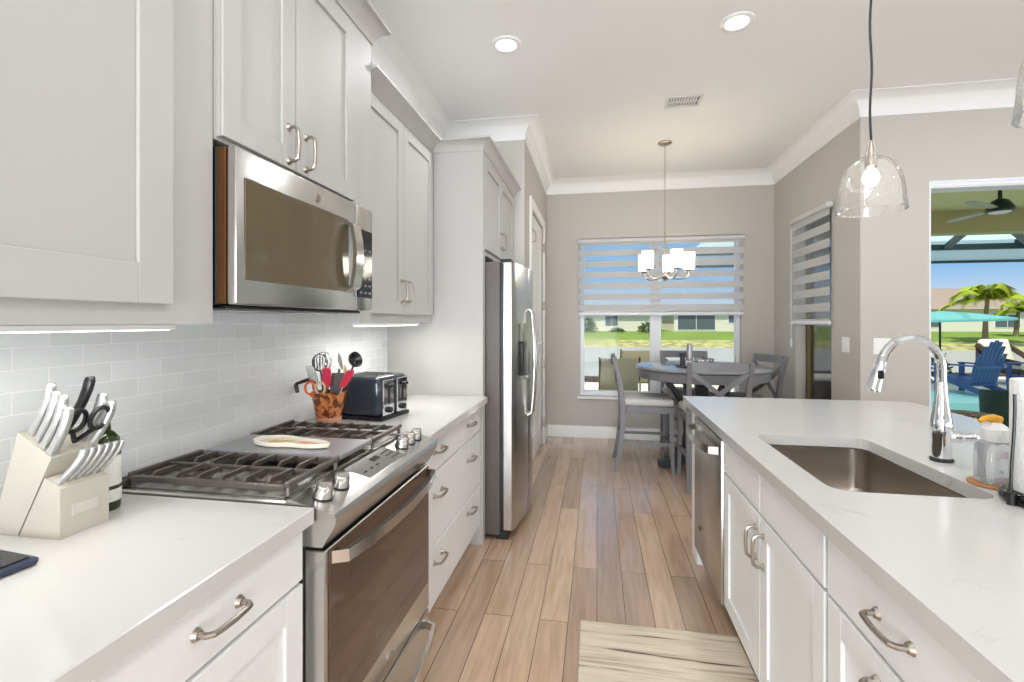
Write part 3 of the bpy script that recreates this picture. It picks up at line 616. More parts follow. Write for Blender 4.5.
# ------------------------------------------------------------ range
RY0_, RY1_ = 1.085, 1.845
t = thing('gas_range', 'stainless slide-in gas range with front controls and bronze tinted oven glass', 'range', (-.99, 1.465, 0))
m = MB(); m.box(-1.295, -.722, RY0_+.004, RY1_-.004, .03, .88); m.build('body', M['dgrey'], t)
m = MB(); m.box(-1.305, -.767, RY0_, RY1_, .882, .920, .004); m.box(-1.285, -.785, RY0_+.02, RY1_-.02, .921, .9235); m.build('cooktop', M['steel'], t)
m = MB(); m.box(-1.305, -1.262, RY0_+.005, RY1_-.005, .922, .938, .003)
for k in range(12): m.box(-1.296, -1.272, RY0_+.03+k*.06, RY0_+.075+k*.06, .9375, .9395, mi=1)
m.build('rear_vent', [M['iron'], M['black']], t)
m = MB(); m.prism([(-.765, .882), (-.765, .924), (-.757, .926), (-.65, .899), (-.637, .896), (-.631, .885), (-.634, .868), (-.668, .812), (-.722, .812), (-.722, .882)], 'Y', RY0_, RY1_); cp = m.build('control_panel', M['steel'], t)
def onp(x): return .926-(x+.757)*(.027/.107)
nv = Vector((.23, 0, .973)).normalized()
m = MB(); q = [( -.752, 1.34), (-.668, 1.34), (-.668, 1.60), (-.752, 1.60)]
vs = [(x, y, onp(x)+.0008) for x, y in q]+[(x, y, onp(x)-.002) for x, y in q]; m.hull(vs, [(0, 1, 2, 3), (7, 6, 5, 4), (0, 4, 5, 1), (1, 5, 6, 2), (2, 6, 7, 3), (3, 7, 4, 0)]); dg = m.build('touch_display', M['disp'], cp)
m = MB()
def pq(m, x0, x1, y0, y1, h=.0016): 
    v = [(x, y, onp(x)+h) for x, y in ((x0, y0), (x1, y0), (x1, y1), (x0, y1))]+[(x, y, onp(x)+.0004) for x, y in ((x0, y0), (x1, y0), (x1, y1), (x0, y1))]
    m.hull(v, [(0, 1, 2, 3), (7, 6, 5, 4), (0, 4, 5, 1), (1, 5, 6, 2), (2, 6, 7, 3), (3, 7, 4, 0)])
pq(m, -.735, -.715, 1.46, 1.51)
for i in range(4):
    for j in range(3): pq(m, -.73+j*.02, -.725+j*.02, 1.535+i*.018, 1.545+i*.018)
for i in range(3): pq(m, -.70, -.694, 1.36+i*.04, 1.375+i*.04)
m.build('display_marks', M['blackg'], dg)
for y in (1.15, 1.235, 1.665, 1.73, 1.795):
    c = Vector((-.706, y, onp(-.706))); m = MB()
    m.tube([c, c+nv*.003], [.027, .0265], 24, 1); m.tube([c+nv*.003, c+nv*.010, c+nv*.028, c+nv*.032], [.0255, .024, .021, .018], 24, 0)
    k = c+nv*.036; m.box(k.x-.018, k.x+.018, k.y-.004, k.y+.004, k.z-.008, k.z+.004, .002); m.build('knob', [M['steelh'], M['black']], cp)
# oven door
m = MB(); m.box(-.72, -.664, RY0_+.006, RY1_-.006, .235, .80, .003); dr = m.build('oven_door', M['steel'], t)
m = MB(); m.box(-.6645, -.6605, RY0_+.022, RY1_-.022, .338, .798, .0015); m.build('oven_window', M['ovglass'], dr)
m = MB(); ys = [1.12, 1.135, 1.22, 1.34, 1.465, 1.59, 1.71, 1.795, 1.81]; xs = [-.662, -.628, -.612, -.60, -.596, -.60, -.612, -.628, -.662]
m.bar([(x, y, .776) for x, y in zip(xs, ys)], (0, 0, 1), .032, .014); m.build('handle', M['steelh'], dr)
m = MB(); m.cyl((-.664, 1.465, .285), (-.661, 1.465, .285), .017, seg=28); m.tube([(-.6605, 1.465+.013*math.cos(a), .285+.013*math.sin(a)) for a in [k*PI/10 for k in range(20)]], .0012, 5, closed=True)
m.tube([(-.6605, 1.46+.004*math.cos(a), .286+.006*math.sin(a)) for a in [k*PI/6 for k in range(2, 12)]], .0009, 4); m.tube([(-.6605, 1.47+.004*math.cos(a), .284+.006*math.sin(a)) for a in [k*PI/6 for k in range(1, 11)]], .0009, 4); m.build('badge', M['nickel'], dr)
m = MB(); m.box(-.72, -.664, RY0_+.006, RY1_-.006, .045, .225, .004); dr = m.build('storage_drawer', M['steel'], t)
m = MB(); m.bar([(x, y, .175) for x, y in zip(xs, ys)], (0, 0, 1), .03, .014); m.build('handle', M['steelh'], dr)
# burners and grates
for bx, by, br in ((-1.16, 1.225, .042), (-.92, 1.225, .05), (-1.04, 1.465, .05), (-1.16, 1.705, .045), (-.92, 1.705, .04)):
    m = MB(); m.lathe([(0, 0), (br*1.25, 0), (br*1.2, .008), (br, .01), (br, .018), (br*.9, .022), (0, .022)], (bx, by, .9235), 24); m.build('burner', M['iron'], t)
def grate(y0, y1, label=None):
    m = MB(); x0, x1 = -1.262, -.772; z = .957
    m.box(x1-.016, x1, y0, y1, z-.012, z+.003, .003); m.box(x0, x0+.014, y0, y1, z-.012, z+.003, .003)
    m.box(x0+.014, x1-.016, y0, y0+.013, z-.022, z-.004, .003); m.box(x0+.014, x1-.016, y1-.013, y1, z-.022, z-.004, .003)
    m.box(x0+.014, x1-.016, (y0+y1)/2-.006, (y0+y1)/2+.006, z-.014, z-.001, .003)
    for k in range(1, 7):
        x = x0+k*(x1-x0)/7; g = .05 if k % 2 else 0.0
        for a, b in ((y0+.008, (y0+y1)/2-.02*(k % 2)-.006), ((y0+y1)/2+.02*(k % 2)+.006, y1-.008)):
            m.bar([(x, a, z-.016), (x, a+.012 if a < b else a, z-.002), (x, b-.012, z-.002), (x, b, z-.010)], (1, 0, 0), .0085, .012)
    for x in (x0+.01, x1-.01):
        for y in (y0+.01, y1-.01): m.cyl((x, y, .9236), (x, y, z-.01), .007, seg=8)
    return m.build('grate', M['iron'], t)
grate(1.105, 1.352); grate(1.578, 1.825)
m = MB(); m.box(-1.25, -.79, 1.358, 1.572, .945, .958, .004); m.box(-.789, -.775, 1.358, 1.572, .945, .962, .003)
for x in (-1.23, -.85):
    for y in (1.37, 1.56): m.cyl((x, y, .9236), (x, y, .946), .008, seg=8)
m.build('griddle_plate', M['griddle'], t)
# spoon rest on the griddle
t = thing('spoon_rest', 'cream ceramic spoon rest with red and yellow pattern on the range griddle', 'spoon rest', (-1.03, 1.465, .9585))
def spoonshape(s):
    out = []
    for k in range(40):
        a = 2*PI*k/40; x = .13*math.cos(a); wv = .045-.012*math.cos(a)-.012*math.exp(-((x-.02)/.04)**2); out.append((x, wv*math.sin(a)*1.0))
    c, sn = math.cos(-.12), math.sin(-.12)
    return [((p[0]*c-p[1]*sn)*s*1.12-1.005, (p[0]*sn+p[1]*c)*s*1.12+1.452) for p in out]
m = MB(); rs = [(.86, .9588), (1, .9625), (1.03, .974), (1.0, .976), (.95, .9705), (.8, .966)]
rg = [[m.bm.verts.new((x, y, z)) for x, y in spoonshape(s)] for s, z in rs]
def scale_about(pts): return pts
for a, b in zip(rg, rg[1:]):
    for k in range(40): m.bm.faces.new((a[k], a[(k+1) % 40], b[(k+1) % 40], b[k]))
m.bm.faces.new(rg[0][::-1]); m.bm.faces.new(rg[-1])
m.build('dish', mat('cream_glaze', (240, 232, 214), .25), t)
for mm, xa, xb in ((M['spoon'], -1.12, -1.0), (M['spoonr'], -.998, -.88)):
    m = MB(); pts = [(x, y) for x, y in spoonshape(.76) if xa <= x <= xb]
    if len(pts) > 2: m.prism(sorted(pts, key=lambda p: math.atan2(p[1]-1.465-.3*0, p[0]-(xa+xb)/2)), 'Z', .9655, .9668); m.build('painted_pattern', mm, t)

# ------------------------------------------------------------ microwave
t = thing('microwave', 'stainless over-the-range microwave with bronze tinted door glass', 'microwave', (-1.1, 1.46, 1.41))
y0, y1, z0, z1 = 1.08, 1.838, 1.415, 1.822
m = MB(); m.box(-1.31, -.962, y0, y1, z0, z1, .003); m.build('body', M['black'], t)
m = MB(); m.box(-.961, -.935, y0, y1, z0+.002, z1-.002, .002); m.build('door_seal_frame', M['brown'], t)
m = MB(); m.box(-.934, -.905, y0+.002, 1.70, z0, z1, .006, seg=2); dr = m.build('door', M['steel'], t)
m = MB(); m.box(-.9052, -.9015, y0+.03, 1.64, z0+.065, z1-.075, .0015); m.build('door_window', M['mwglass'], dr)
m = MB(); m.bar([(-.905, 1.632, z0+.07), (-.872, 1.632, z0+.085), (-.862, 1.632, z0+.14), (-.858, 1.632, z0+.195), (-.862, 1.632, z0+.25), (-.872, 1.632, z0+.305), (-.905, 1.632, z0+.32)], (0, 1, 0), .055, .014); m.build('handle', M['steelh'], dr)
m = MB(); m.cyl((-.905, 1.445, z1-.045), (-.902, 1.445, z1-.045), .014, seg=24); m.tube([(-.9015, 1.445+.011*math.cos(a), z1-.045+.011*math.sin(a)) for a in [k*PI/10 for k in range(20)]], .001, 5, closed=True); m.build('badge', M['nickel'], dr)
m = MB(); m.box(-.934, -.905, 1.702, y1-.002, z0, z1, .006, seg=2); cp = m.build('control_panel', M['steel'], t)
m = MB(); m.box(-.9052, -.9015, 1.708, y1-.012, z0+.05, z1-.09, .0015); kp = m.build('keypad', M['blackg'], cp)
m = MB()
for i in range(7):
    for j in range(3): m.box(-.9016, -.9008, 1.722+j*.036, 1.74+j*.036, z0+.065+i*.028, z0+.074+i*.028)
m.build('key_legends', M['disp'], kp)
m = MB(); m.box(-1.29, -.95, y0+.02, y1-.02, z0-.010, z0-.001, .002)
for k in range(2): m.box(-1.25, -1.0, y0+.08+k*.34, y0+.32+k*.34, z0-.014, z0-.009, .001, mi=1)
m.build('underside_grille', [M['black'], M['steel']], t)

# ------------------------------------------------------------ refrigerator
t = thing('refrigerator', 'stainless side-by-side refrigerator with dark grey sides and ice dispenser', 'refrigerator', (-.9, 3.42, 0))
y0, y1 = 2.955, 3.865
m = MB(); m.box(-1.28, -.60, y0, y1, .03, 1.75, .004); m.build('body', M['dgrey'], t)
m = MB(); m.box(-.598, -.578, y0+.008, y1-.008, .06, 1.74); m.build('gasket', M['black'], t)
def fdoor(a, b):
    n = 10; top = []
    for k in range(n+1):
        f = k/n; y = a+(b-a)*f; g = (y-y0)/(y1-y0); x = -.515+.045*math.sin(PI*g)
        if k in (0, n): x -= .012
        top.append((x, y))
    return [(-.577, a)]+top+[(-.577, b)]
m = MB(); m.prism(fdoor(y0, 3.347), 'Z', .065, 1.745); d1 = m.build('door', M['steel'], t, label='left freezer door with dispenser')
m = MB(); m.prism(fdoor(3.353, y1), 'Z', .065, 1.745); d2 = m.build('door', M['steel'], t)
for dd_, yy in ((d1, 3.315), (d2, 3.385)):
    m = MB(); m.tube([(-.478, yy, .72), (-.448, yy, .74), (-.436, yy, .88), (-.428, yy, 1.08), (-.436, yy, 1.3), (-.448, yy, 1.44), (-.478, yy, 1.46)], .011, 12); m.build('handle', M['steelh'], dd_)
m = MB(); m.box(-.497, -.470, 3.09, 3.26, 1.02, 1.24, .006); m.box(-.497, -.476, 3.08, 3.27, 1.24, 1.36, .006, mi=1); m.box(-.497, -.455, 3.09, 3.26, 1.0, 1.02, .004, mi=1); m.build('dispenser', [M['blackg'], M['disp']], d1)
m = MB(); m.box(-.60, -.53, y0+.01, y0+.09, 1.752, 1.768, .004); m.box(-.60, -.53, y1-.09, y1-.01, 1.752, 1.768, .004); m.build('hinge_cover', M['black'], t)
m = MB(); m.box(-.63, -.55, y0+.01, y1-.01, .0, .06, .004); m.build('foot_grille', M['black'], t)

# ------------------------------------------------------------ left counter objects
# knife block
t = thing('knife_block', 'cream knife block with a stepped front, on the left counter', 'knife block', (-1.18, .87, .914))
ya, yb = .823, .925
m = MB(); m.prism([(-1.285, .9145), (-1.215, .9145), (-1.127, 1.085), (-1.215, 1.135)], 'Y', ya, yb); m.build('main_block', M['block'], t)
m = MB(); m.prism([(-1.211, .9145), (-1.105, .9145), (-1.105, 1.020), (-1.145, 1.041)], 'Y', ya, yb); fb = m.build('front_block', M['block'], t)
m = MB(); m.box(-1.105, -1.1025, .845, .90, .955, .98, .001); m.build('name_plate', M['blockd'], fb)
def knife(label, base, dirv, L, wd, th, mt, nm='kitchen_knife', grp=None, side=(1, 0, 0)):
    b = Vector(base); d = Vector(dirv).normalized()
    t = thing(nm, label, 'knife', b, grp)
    m = MB(); f = [0, .06, .2, .4, .6, .8, .93, .98, 1.0]; ws = [.72, .85, .95, .88, .92, 1.05, 1.1, .85, .5]; cv = [0, 0, .02, .035, .03, .0, -.04, -.06, -.07]
    S = Vector(side); nrm = d.cross(S).normalized()
    m.oval([b+d*L*x+nrm*(-c*L) for x, c in zip(f, cv)], S, [th*min(1, .6+x) for x in ws], [wd*x for x in ws]); m.build('handle', mt, t)
    m = MB(); m.bar([b-d*.005, b+d*.005], S, th*.9, wd*.75); m.build('bolster', M['knife'], t)
    return t
dv = (.42, 0, .9)
pos = lambda x, off=.0: (x, 1.135-(x+1.215)*(.047/.09)+.003)
for k, (x, y, L, lab) in enumerate(((-1.200, .842, .115, 'leftmost large steel-handled knife in the cream block'), (-1.178, .838, .11, 'second large steel-handled knife from the left in the cream block'), (-1.156, .834, .115, 'third steel-handled knife, broadest, in front row of the block'), (-1.135, .832, .10, 'steel-handled knife at the near front corner of the block top'))):
    knife(lab, (x, y, pos(x)[1]), (.42, .02, .9), L, .020, .017, M['knife'], side=(0, 1, 0), grp='large knives in the block')
for (x, y, L, mt, lab) in ((-1.185, .89, .135, M['black'], 'tall black-handled sharpening tool in the knife block'), (-1.155, .905, .11, M['knife'], 'steel-handled knife at the back of the block, behind the scissors'), (-1.135, .912, .10, M['knife'], 'rightmost steel-handled knife in the back row of the block')):
    knife(lab, (x, y, pos(x)[1]), (.46, .12, .9), L, .021, .016, mt, side=(0, 1, 0))
t = thing('kitchen_scissors', 'black-handled kitchen scissors standing in the knife block', 'scissors', (-1.15, .872, 1.10))
m = MB()
for s, c in ((-1, Vector((-1.115, .862, 1.155))), (1, Vector((-1.10, .90, 1.155)))):
    m.tube([c+Vector((.35*.024*math.cos(a), .020*math.sin(a)*1.0, .024*math.cos(a)))for a in [k*PI/9 for k in range(18)]], .005, 8, closed=True)
    m.tube([(-1.143, .880, 1.104), c+Vector((-.01, 0, -.022))], .005, 8)
m.build('handle', M['black'], t)
for k, w_ in enumerate(('leftmost', 'second from left', 'third from left', 'third from right', 'second from right', 'rightmost')):
    y = .834+k*.0165
    knife('small steel-handled steak knife in the block\'s front row, '+w_+' of six', (-1.118, y, 1.034), (.60, .16, .78), .08, .014, .0105, M['knife'], 'steak_knife', 'steak knives in the front block', side=(0, 1, 0))
# bottle
bx, by = -1.185, .978
t = thing('oil_bottle', 'dark green oil bottle with white label behind the knife block', 'bottle', (bx, by, .914))
m = MB(); m.lathe([(0, 0), (.032, 0), (.035, .006), (.035, .15), (.032, .172), (.022, .186), (.014, .192), (.013, .2), (0, .2)], (bx, by, .9145), 28); m.build('glass', M['bottle'], t)
m = MB(); m.lathe([(.0354, .06), (.0357, .061), (.0357, .13), (.0354, .131)], (bx, by, .9145), 28); m.lathe([(.0354, .022), (.0357, .023), (.0357, .05), (.0354, .051)], (bx, by, .9145), 28); m.build('label', M['label'], t)
m = MB(); m.lathe([(.0148, .192), (.015, .192), (.015, .206), (.014, .209), (0, .209)], (bx, by, .9145), 10); m.build('cap', M['bottle'], t)
# dark tablet-like scale at left edge
t = thing('kitchen_scale', 'thin black flat scale at the left edge of the counter', 'scale', (-1.13, .66, .914))
Mx = Matrix.Translation((-1.135, .66, 0)) @ Matrix.Rotation(math.radians(-6), 4, 'Z')
m = MB(); m.box(-.095, .095, -.085, .085, .916, .93, .004, M=Mx); m.build('body', M['tblue'], t)
m = MB(); m.box(-.085, .085, -.075, .075, .9302, .9325, .001, M=Mx); m.build('glass_platform', M['blackg'], t)

# ------------------------------------------------------------ right counter objects
cx, cy = -1.165, 1.945
m = MB(); m.lathe([(0, 0), (.050, 0), (.053, .004), (.055, .04)], (cx, cy, .9145), 12, mi=1); m.lathe([(.055, .04), (.073, .145), (.075, .15), (.070, .15), (.051, .03), (0, .012)], (cx, cy, .9145), 12, mi=0)
tag(m.build('utensil_crock', [M['crock'], M['crockb']], ang=.3), 'faceted brown and orange glazed crock holding cooking utensils', 'utensil crock')
def utensil(name, label, top, mt, head, base=(0, 0)):
    b = Vector((cx+base[0], cy+base[1], .95)); tp = Vector((cx+top[0], cy+top[1], top[2])); d = (tp-b).normalized()
    t = thing(name, label, 'utensil', b, 'utensils in the crock')
    m = MB(); m.tube([b, b+(tp-b)*.5, tp], [.005, .006, .005], 8); m.build('handle', M['black'] if mt in (M['black'], M['dgrey']) else M['steelh'] if mt != M['tan'] else M['tan'], t)
    m = MB(); head(m, tp, d); m.build('head', mt, t)
    return t
V = Vector
def h_ladle(m, p, d): m.lathe([(0, -.028), (.02, -.024), (.034, -.008), (.036, .004), (.033, .003), (.018, -.018), (0, -.022)], (0, 0, 0), 20, M=Matrix.Translation(p+d*.03) @ Matrix.Rotation(math.radians(70), 4, (.3, 1, .0)))
def h_slot(m, p, d):
    q = p+d*.035
    for k in range(-2, 3): m.bar([q+V((k*.011, k*.003, -.035+abs(k)*.006)), q+V((k*.012, k*.003, .03-abs(k)*.006))], (1, .3, 0), .006, .003)
    m.tube([q+V((.03*math.cos(a), .009*math.cos(a), .037*math.sin(a))) for a in [k*PI/10 for k in range(20)]], .004, 6, closed=True)
def h_whisk(m, p, d):
    for k in range(5):
        a = k*PI/5; u = V((math.cos(a), math.sin(a), 0))
        m.tube(bez(p, p+d*.06+u*.045, p+d*.11+u*.04, p+d*.11, 10)+bez(p+d*.11, p+d*.11-u*.04, p+d*.06-u*.045, p, 10)[1:], .0015, 5)
def h_spat(m, p, d): m.bar([p-d*.01, p+d*.01, p+d*.03, p+d*.075, p+d*.085], (.9, .3, 0), [.012, .03, .038, .034, .024], .007)
def h_turner(m, p, d): m.bar([p-d*.01, p+d*.01, p+d*.03, p+d*.09], (.9, .4, 0), [.012, .05, .06, .062], .004)
def h_spoon(m, p, d): m.lathe([(0, -.006), (.6, -.005), (1, .0), (.95, .0012), (.6, -.002), (0, -.003)], (0, 0, 0), 18, M=Matrix.Translation(p+d*.035) @ Matrix.Rotation(math.radians(75), 4, (-.3, 1, .0)) @ Matrix.Diagonal((.04, .026, 1, 1)))
utensil('ladle', 'black ladle leaning out of the crock to the right', (.095, .04, 1.175), M['black'], h_ladle, (.02, .01))
utensil('slotted_turner', 'black round slotted turner at the back of the crock', (-.045, .01, 1.155), M['black'], h_slot, (-.01, 0))
utensil('whisk', 'steel wire whisk standing in the middle of the crock', (-.005, -.02, 1.13), M['chrome'], h_whisk)
utensil('spatula', 'upright pink-red silicone spatula in the middle of the crock', (.015, -.04, 1.09), M['red'], h_spat, (0, -.01))
utensil('spatula', 'low red silicone spatula leaning right over the crock rim', (.082, -.03, 1.09), M['red'], h_spat, (.0, -.02))
utensil('serving_spoon', 'grey metal serving spoon upright at the back of the crock', (.03, .035, 1.16), M['dgrey'], h_spoon, (.01, .02))
utensil('wooden_spoon', 'pale wooden spoon leaning right below the black ladle', (.065, .01, 1.11), M['tan'], h_spoon, (.015, .0))
utensil('solid_turner', 'dark flat turner with long blade at the right of the crock', (.035, .0, 1.06), M['dgrey'], h_turner, (.01, .01))
utensil('tongs', 'steel tongs leaning left in the crock', (-.045, -.035, 1.10), M['steelh'], h_spat, (-.01, -.01))
t = thing('can_opener', 'black crank-handled opener sticking out left of the crock', 'utensil', (cx-.03, cy-.03, .95))
m = MB(); m.tube([(cx-.03, cy-.03, .95), (cx-.055, cy-.035, 1.11), (cx-.06, cy-.035, 1.125), (cx-.13, cy-.04, 1.10), (cx-.133, cy-.04, 1.095), (cx-.125, cy-.04, 1.06)], [.006, .006, .008, .007, .009, .008], 8); m.build('crank', M['black'], t)
t = thing('kitchen_shears', 'orange and yellow looped kitchen shears at the front of the crock', 'utensil', (cx-.02, cy-.04, .95))
m = MB()
for s, mi in ((-1, 0), (1, 1)):
    c = V((cx-.03+s*.024, cy-.058, 1.085)); m.tube([c+V((.02*math.cos(a), .004*math.cos(a), .026*math.sin(a))) for a in [k*PI/9 for k in range(18)]], .005, 8, mi=mi, closed=True); m.tube([(cx-.03, cy-.045, 1.03), c-V((0, 0, .026))], .006, 8, mi=mi)
m.build('handle', [M['orange'], M['tan']], t)
m = MB(); m.bar([(cx-.025, cy-.035, .96), (cx-.03, cy-.045, 1.035)], (1, 0, 0), .014, .003); m.build('blade', M['steelh'], t)
# toaster
t = thing('toaster', 'black four-slice toaster with chrome control face beside the crock', 'toaster', (-1.09, 2.19, .914))
Mt = Matrix.Translation((-1.085, 2.19, 0)) @ Matrix.Rotation(math.radians(-9), 4, 'Z')
m = MB(); m.box(-.14, .13, -.125, .125, .93, 1.115, .028, M=Mt, seg=4); m.build('shell', M['tshell'], t)
m = MB(); m.box(-.135, .14, -.12, .12, .9145, .932, .004, M=Mt); m.build('base', M['black'], t)
m = MB(); m.box(-.11, .10, -.10, .10, 1.112, 1.1165, .002, M=Mt)
for k in range(4): m.box(-.09, .08, -.082+k*.046, -.058+k*.046, 1.1163, 1.118, mi=1, M=Mt)
m.build('top_plate', [M['steelh'], M['black']], t)
for s in (-1, 1):
    m = MB(); m.box(.1305, .137, s*.058-.045, s*.058+.045, .935, 1.10, .003, M=Mt)
    m.box(.137, .139, s*.058-.006, s*.058+.006, .99, 1.09, mi=1, M=Mt); f = m.build('control_face', [M['chrome'], M['black']], t)
    m = MB(); m.box(.139, .162, s*.058-.018, s*.058+.018, 1.065, 1.08, .003, M=Mt); m.build('lever', M['black'], f)
    m = MB(); c = Mt @ V((.137, s*.058, .96)); e = Mt @ V((.152, s*.058, .96)); m.cyl(c, e, .015, .013, 20); m.build('dial', M['black'], f)
# under-cabinet lights
for (y0, y1, lab, e) in ((.52, 1.02, 'slim white light bar under the left wall cabinet', .8), (2.0, 2.66, 'slim white light bar under the cabinet above the toaster', 2.2)):
    t = thing('under_cabinet_light', lab, 'light', (-1.05, (y0+y1)/2, 1.35))
    m = MB(); m.box(-1.09, -1.02, y0, y1, 1.352, 1.3645, .002); m.build('housing', M['white'], t)
    m = MB(); m.box(-1.08, -1.03, y0+.01, y1-.01, 1.3495, 1.352); m.build('lens', M['led'], t)
    area('under_cabinet_lamp', (-1.06, (y0+y1)/2, 1.346), (0, math.radians(-8), 0), .05, y1-y0-.04, e, (1, .98, .95))

# ------------------------------------------------------------ rug
m = MB(); m.box(-.0, .675, -.0, 1.05, .0008, .009, .003); o = m.build('rug', M['rug']); o.location = (-.066, 1.165, 0); o.rotation_euler = (0, 0, math.radians(.5))
tag(o, 'cream runner rug with broken dark stripes beside the island', 'rug')

# ------------------------------------------------------------ ceiling fixtures
for i, (x, y, lab) in enumerate(((-.54, 2.85, 'left one of the two round recessed ceiling lights'), (.77, 2.86, 'right one of the two round recessed ceiling lights, nearer the pendant'))):
    t = thing('recessed_light', lab, 'ceiling light', (x, y, ZC), 'recessed ceiling lights')
    m = MB(); m.lathe([(.058, -.001), (.062, -.010), (.07, -.013), (.088, -.008), (.092, -.001)], (x, y, ZC), 36); m.build('trim_ring', M['white'], t)
    m = MB(); m.lathe([(0, -.004), (.058, -.004), (.058, -.001), (0, -.001)], (x, y, ZC), 36); m.build('lens', M['lamp'], t)
t = thing('ceiling_vent', 'white louvred air vent in the ceiling ahead of the chandelier', 'vent', (.645, 3.815, ZC))
vx0, vx1, vy0, vy1 = .515, .775, 3.72, 3.91
m = MB()
for a in ((vx0, vx1, vy0, vy0+.022), (vx0, vx1, vy1-.022, vy1), (vx0, vx0+.022, vy0+.022, vy1-.022), (vx1-.022, vx1, vy0+.022, vy1-.022)): m.box(a[0], a[1], a[2], a[3], ZC-.010, ZC-.001, .002)
m.build('frame', M['vent'], t)
m = MB(); m.box(vx0+.02, vx1-.02, vy0+.02, vy1-.02, ZC-.002, ZC-.0008); m.build('duct', M['gap'], t)
m = MB()
for k in range(10): x = vx0+.034+k*.0205; m.hull([(x-.006, vy0+.022, ZC-.003), (x+.008, vy0+.022, ZC-.010), (x+.008, vy1-.022, ZC-.010), (x-.006, vy1-.022, ZC-.003)], [(0, 1, 2, 3)])
m.box(vx0+.022, vx1-.022, 3.81, 3.82, ZC-.011, ZC-.004); m.build('slat', M['vent'], t)
# pendants
def pendant(x, y):
    t = thing('pendant_light', 'clear seeded glass dome pendant on a black cord over the sink', 'pendant light', (x, y, 1.78), 'glass pendants over the island')
    m = MB(); m.lathe([(0, 0), (.06, 0), (.06, -.02), (.05, -.025), (0, -.025)], (x, y, ZC-.001), 28); m.build('canopy', M['nickel'], t)
    m = MB(); n = 22; m.tube([(x+.003*math.sin(k*.9), y, ZC-.02-(ZC-.02-2.02)*k/n) for k in range(n+1)], .0042, 8); m.build('cord', M['black'], t)
    m = MB(); m.lathe([(0, 2.045-1.78), (.008, 2.04-1.78), (.011, 2.02-1.78), (.016, .225), (.02, .205), (.02, .165), (.014, .16), (0, .16)], (x, y, 1.78), 20); m.build('socket', M['nickel'], t)
    m = MB(); pr = []
    for k in range(15): a = PI/2*k/14; pr.append((.018+.086*math.sin(a), .05+.15*math.cos(a)))
    pr += [(.107, .02), (.109, .006), (.110, 0), (.107, 0), (.105, .006)]
    m.lathe(pr, (x, y, 1.78), 48); g = m.build('glass_shade', M['pglass'], t, ang=1.2)
    m = MB(); m.ball((x, y, 1.78+.125), .026, sz=1.3); m.build('bulb', M['bulb'], t)
    return t
p1 = pendant(1.0, 1.985)
p2 = copy_tree(p1); p2.location = (.93, 1.09, 1.78); p2['label'] = 'second seeded glass pendant, cut by the right edge of the view'
# chandelier
hx, hy = .625, 4.67
t = thing('chandelier', 'five-arm brushed nickel chandelier with white glass shades over the table', 'chandelier', (hx, hy, 1.76))
m = MB(); m.lathe([(0, 0), (.062, 0), (.065, -.008), (.05, -.02), (.012, -.028), (0, -.028)], (hx, hy, ZC-.001), 28); m.build('canopy', M['nickel'], t)
m = MB(); n = 44; zt, zb = ZC-.028, 2.22
for k in range(n):
    z = zt-(zt-zb)*(k+.5)/n; h = (zt-zb)/n*.62; ax = (1, 0) if k % 2 else (0, 1)
    m.tube([(hx+ax[0]*.006*math.cos(a), hy+ax[1]*.006*math.cos(a), z+h*math.sin(a)) for a in [j*PI/4 for j in range(8)]], .0016, 4, closed=True)
m.build('chain', M['nickel'], t)
m = MB(); m.lathe([(0, 2.22), (.008, 2.22), (.008, 1.84), (.02, 1.83), (.02, 1.8), (.03, 1.79), (.022, 1.775), (.01, 1.765), (.006, 1.75), (0, 1.745)], (hx, hy, 0), 20); m.build('stem', M['nickel'], t)
for k in range(5):
    a = math.radians(-80+72*k)+YAW; u = V((math.cos(a), math.sin(a), 0)); c = V((hx, hy, 0)); R = .215
    m = MB(); m.tube(bez(c+u*.02+V((0, 0, 1.81)), c+u*.09+V((0, 0, 1.755)), c+u*.17+V((0, 0, 1.76)), c+u*R+V((0, 0, 1.80)), 8)+[c+u*R+V((0, 0, 1.85))], .0065, 8); ar = m.build('arm', M['nickel'], t)
    q = c+u*R; m = MB(); m.lathe([(0, 1.85), (.03, 1.85), (.034, 1.858), (.014, 1.84), (.012, 1.82), (0, 1.82)], (q.x, q.y, 0), 20); m.build('cup', M['nickel'], ar)
    m = MB(); m.lathe([(.0, 1.861), (.046, 1.861), (.05, 1.87), (.052, 2.0), (.052, 2.015), (.048, 2.015), (.047, 1.88), (0, 1.868)], (q.x, q.y, 0), 28); m.build('glass_shade', M['shadeg'], ar)
# wall plates
def plate(name, lab, x, y, z, face, sw):
    t = thing(name, lab, 'wall plate', (x, y, z))
    def bx(m, a, b, d0, d1, z0, z1, bev=.001):
        if face == 'X': m.box(x-d1, x-d0, y+a, y+b, z+z0, z+z1, bev)
        else: m.box(x+a, x+b, y-d1, y-d0, z+z0, z+z1, bev)
    w_ = .057 if sw else .06
    m = MB(); bx(m, -w_, w_, .0005, .006, -.06, .06, .002); p = m.build('cover_plate', M['white'], t)
    for s in (-.026, .026):
        m = MB(); bx(m, s-.016, s+.016, .006, .009, -.034, .034); m.build('rocker', M['white'], t)
plate('light_switch', 'white double light switch on the wall right of the narrow window', XNR, 4.2, 1.19, 'X', True)
plate('light_switch', 'white wall plate behind the faucet, on the darker wall beside the patio door', 2.085, YJ, 1.19, 'Y', False)

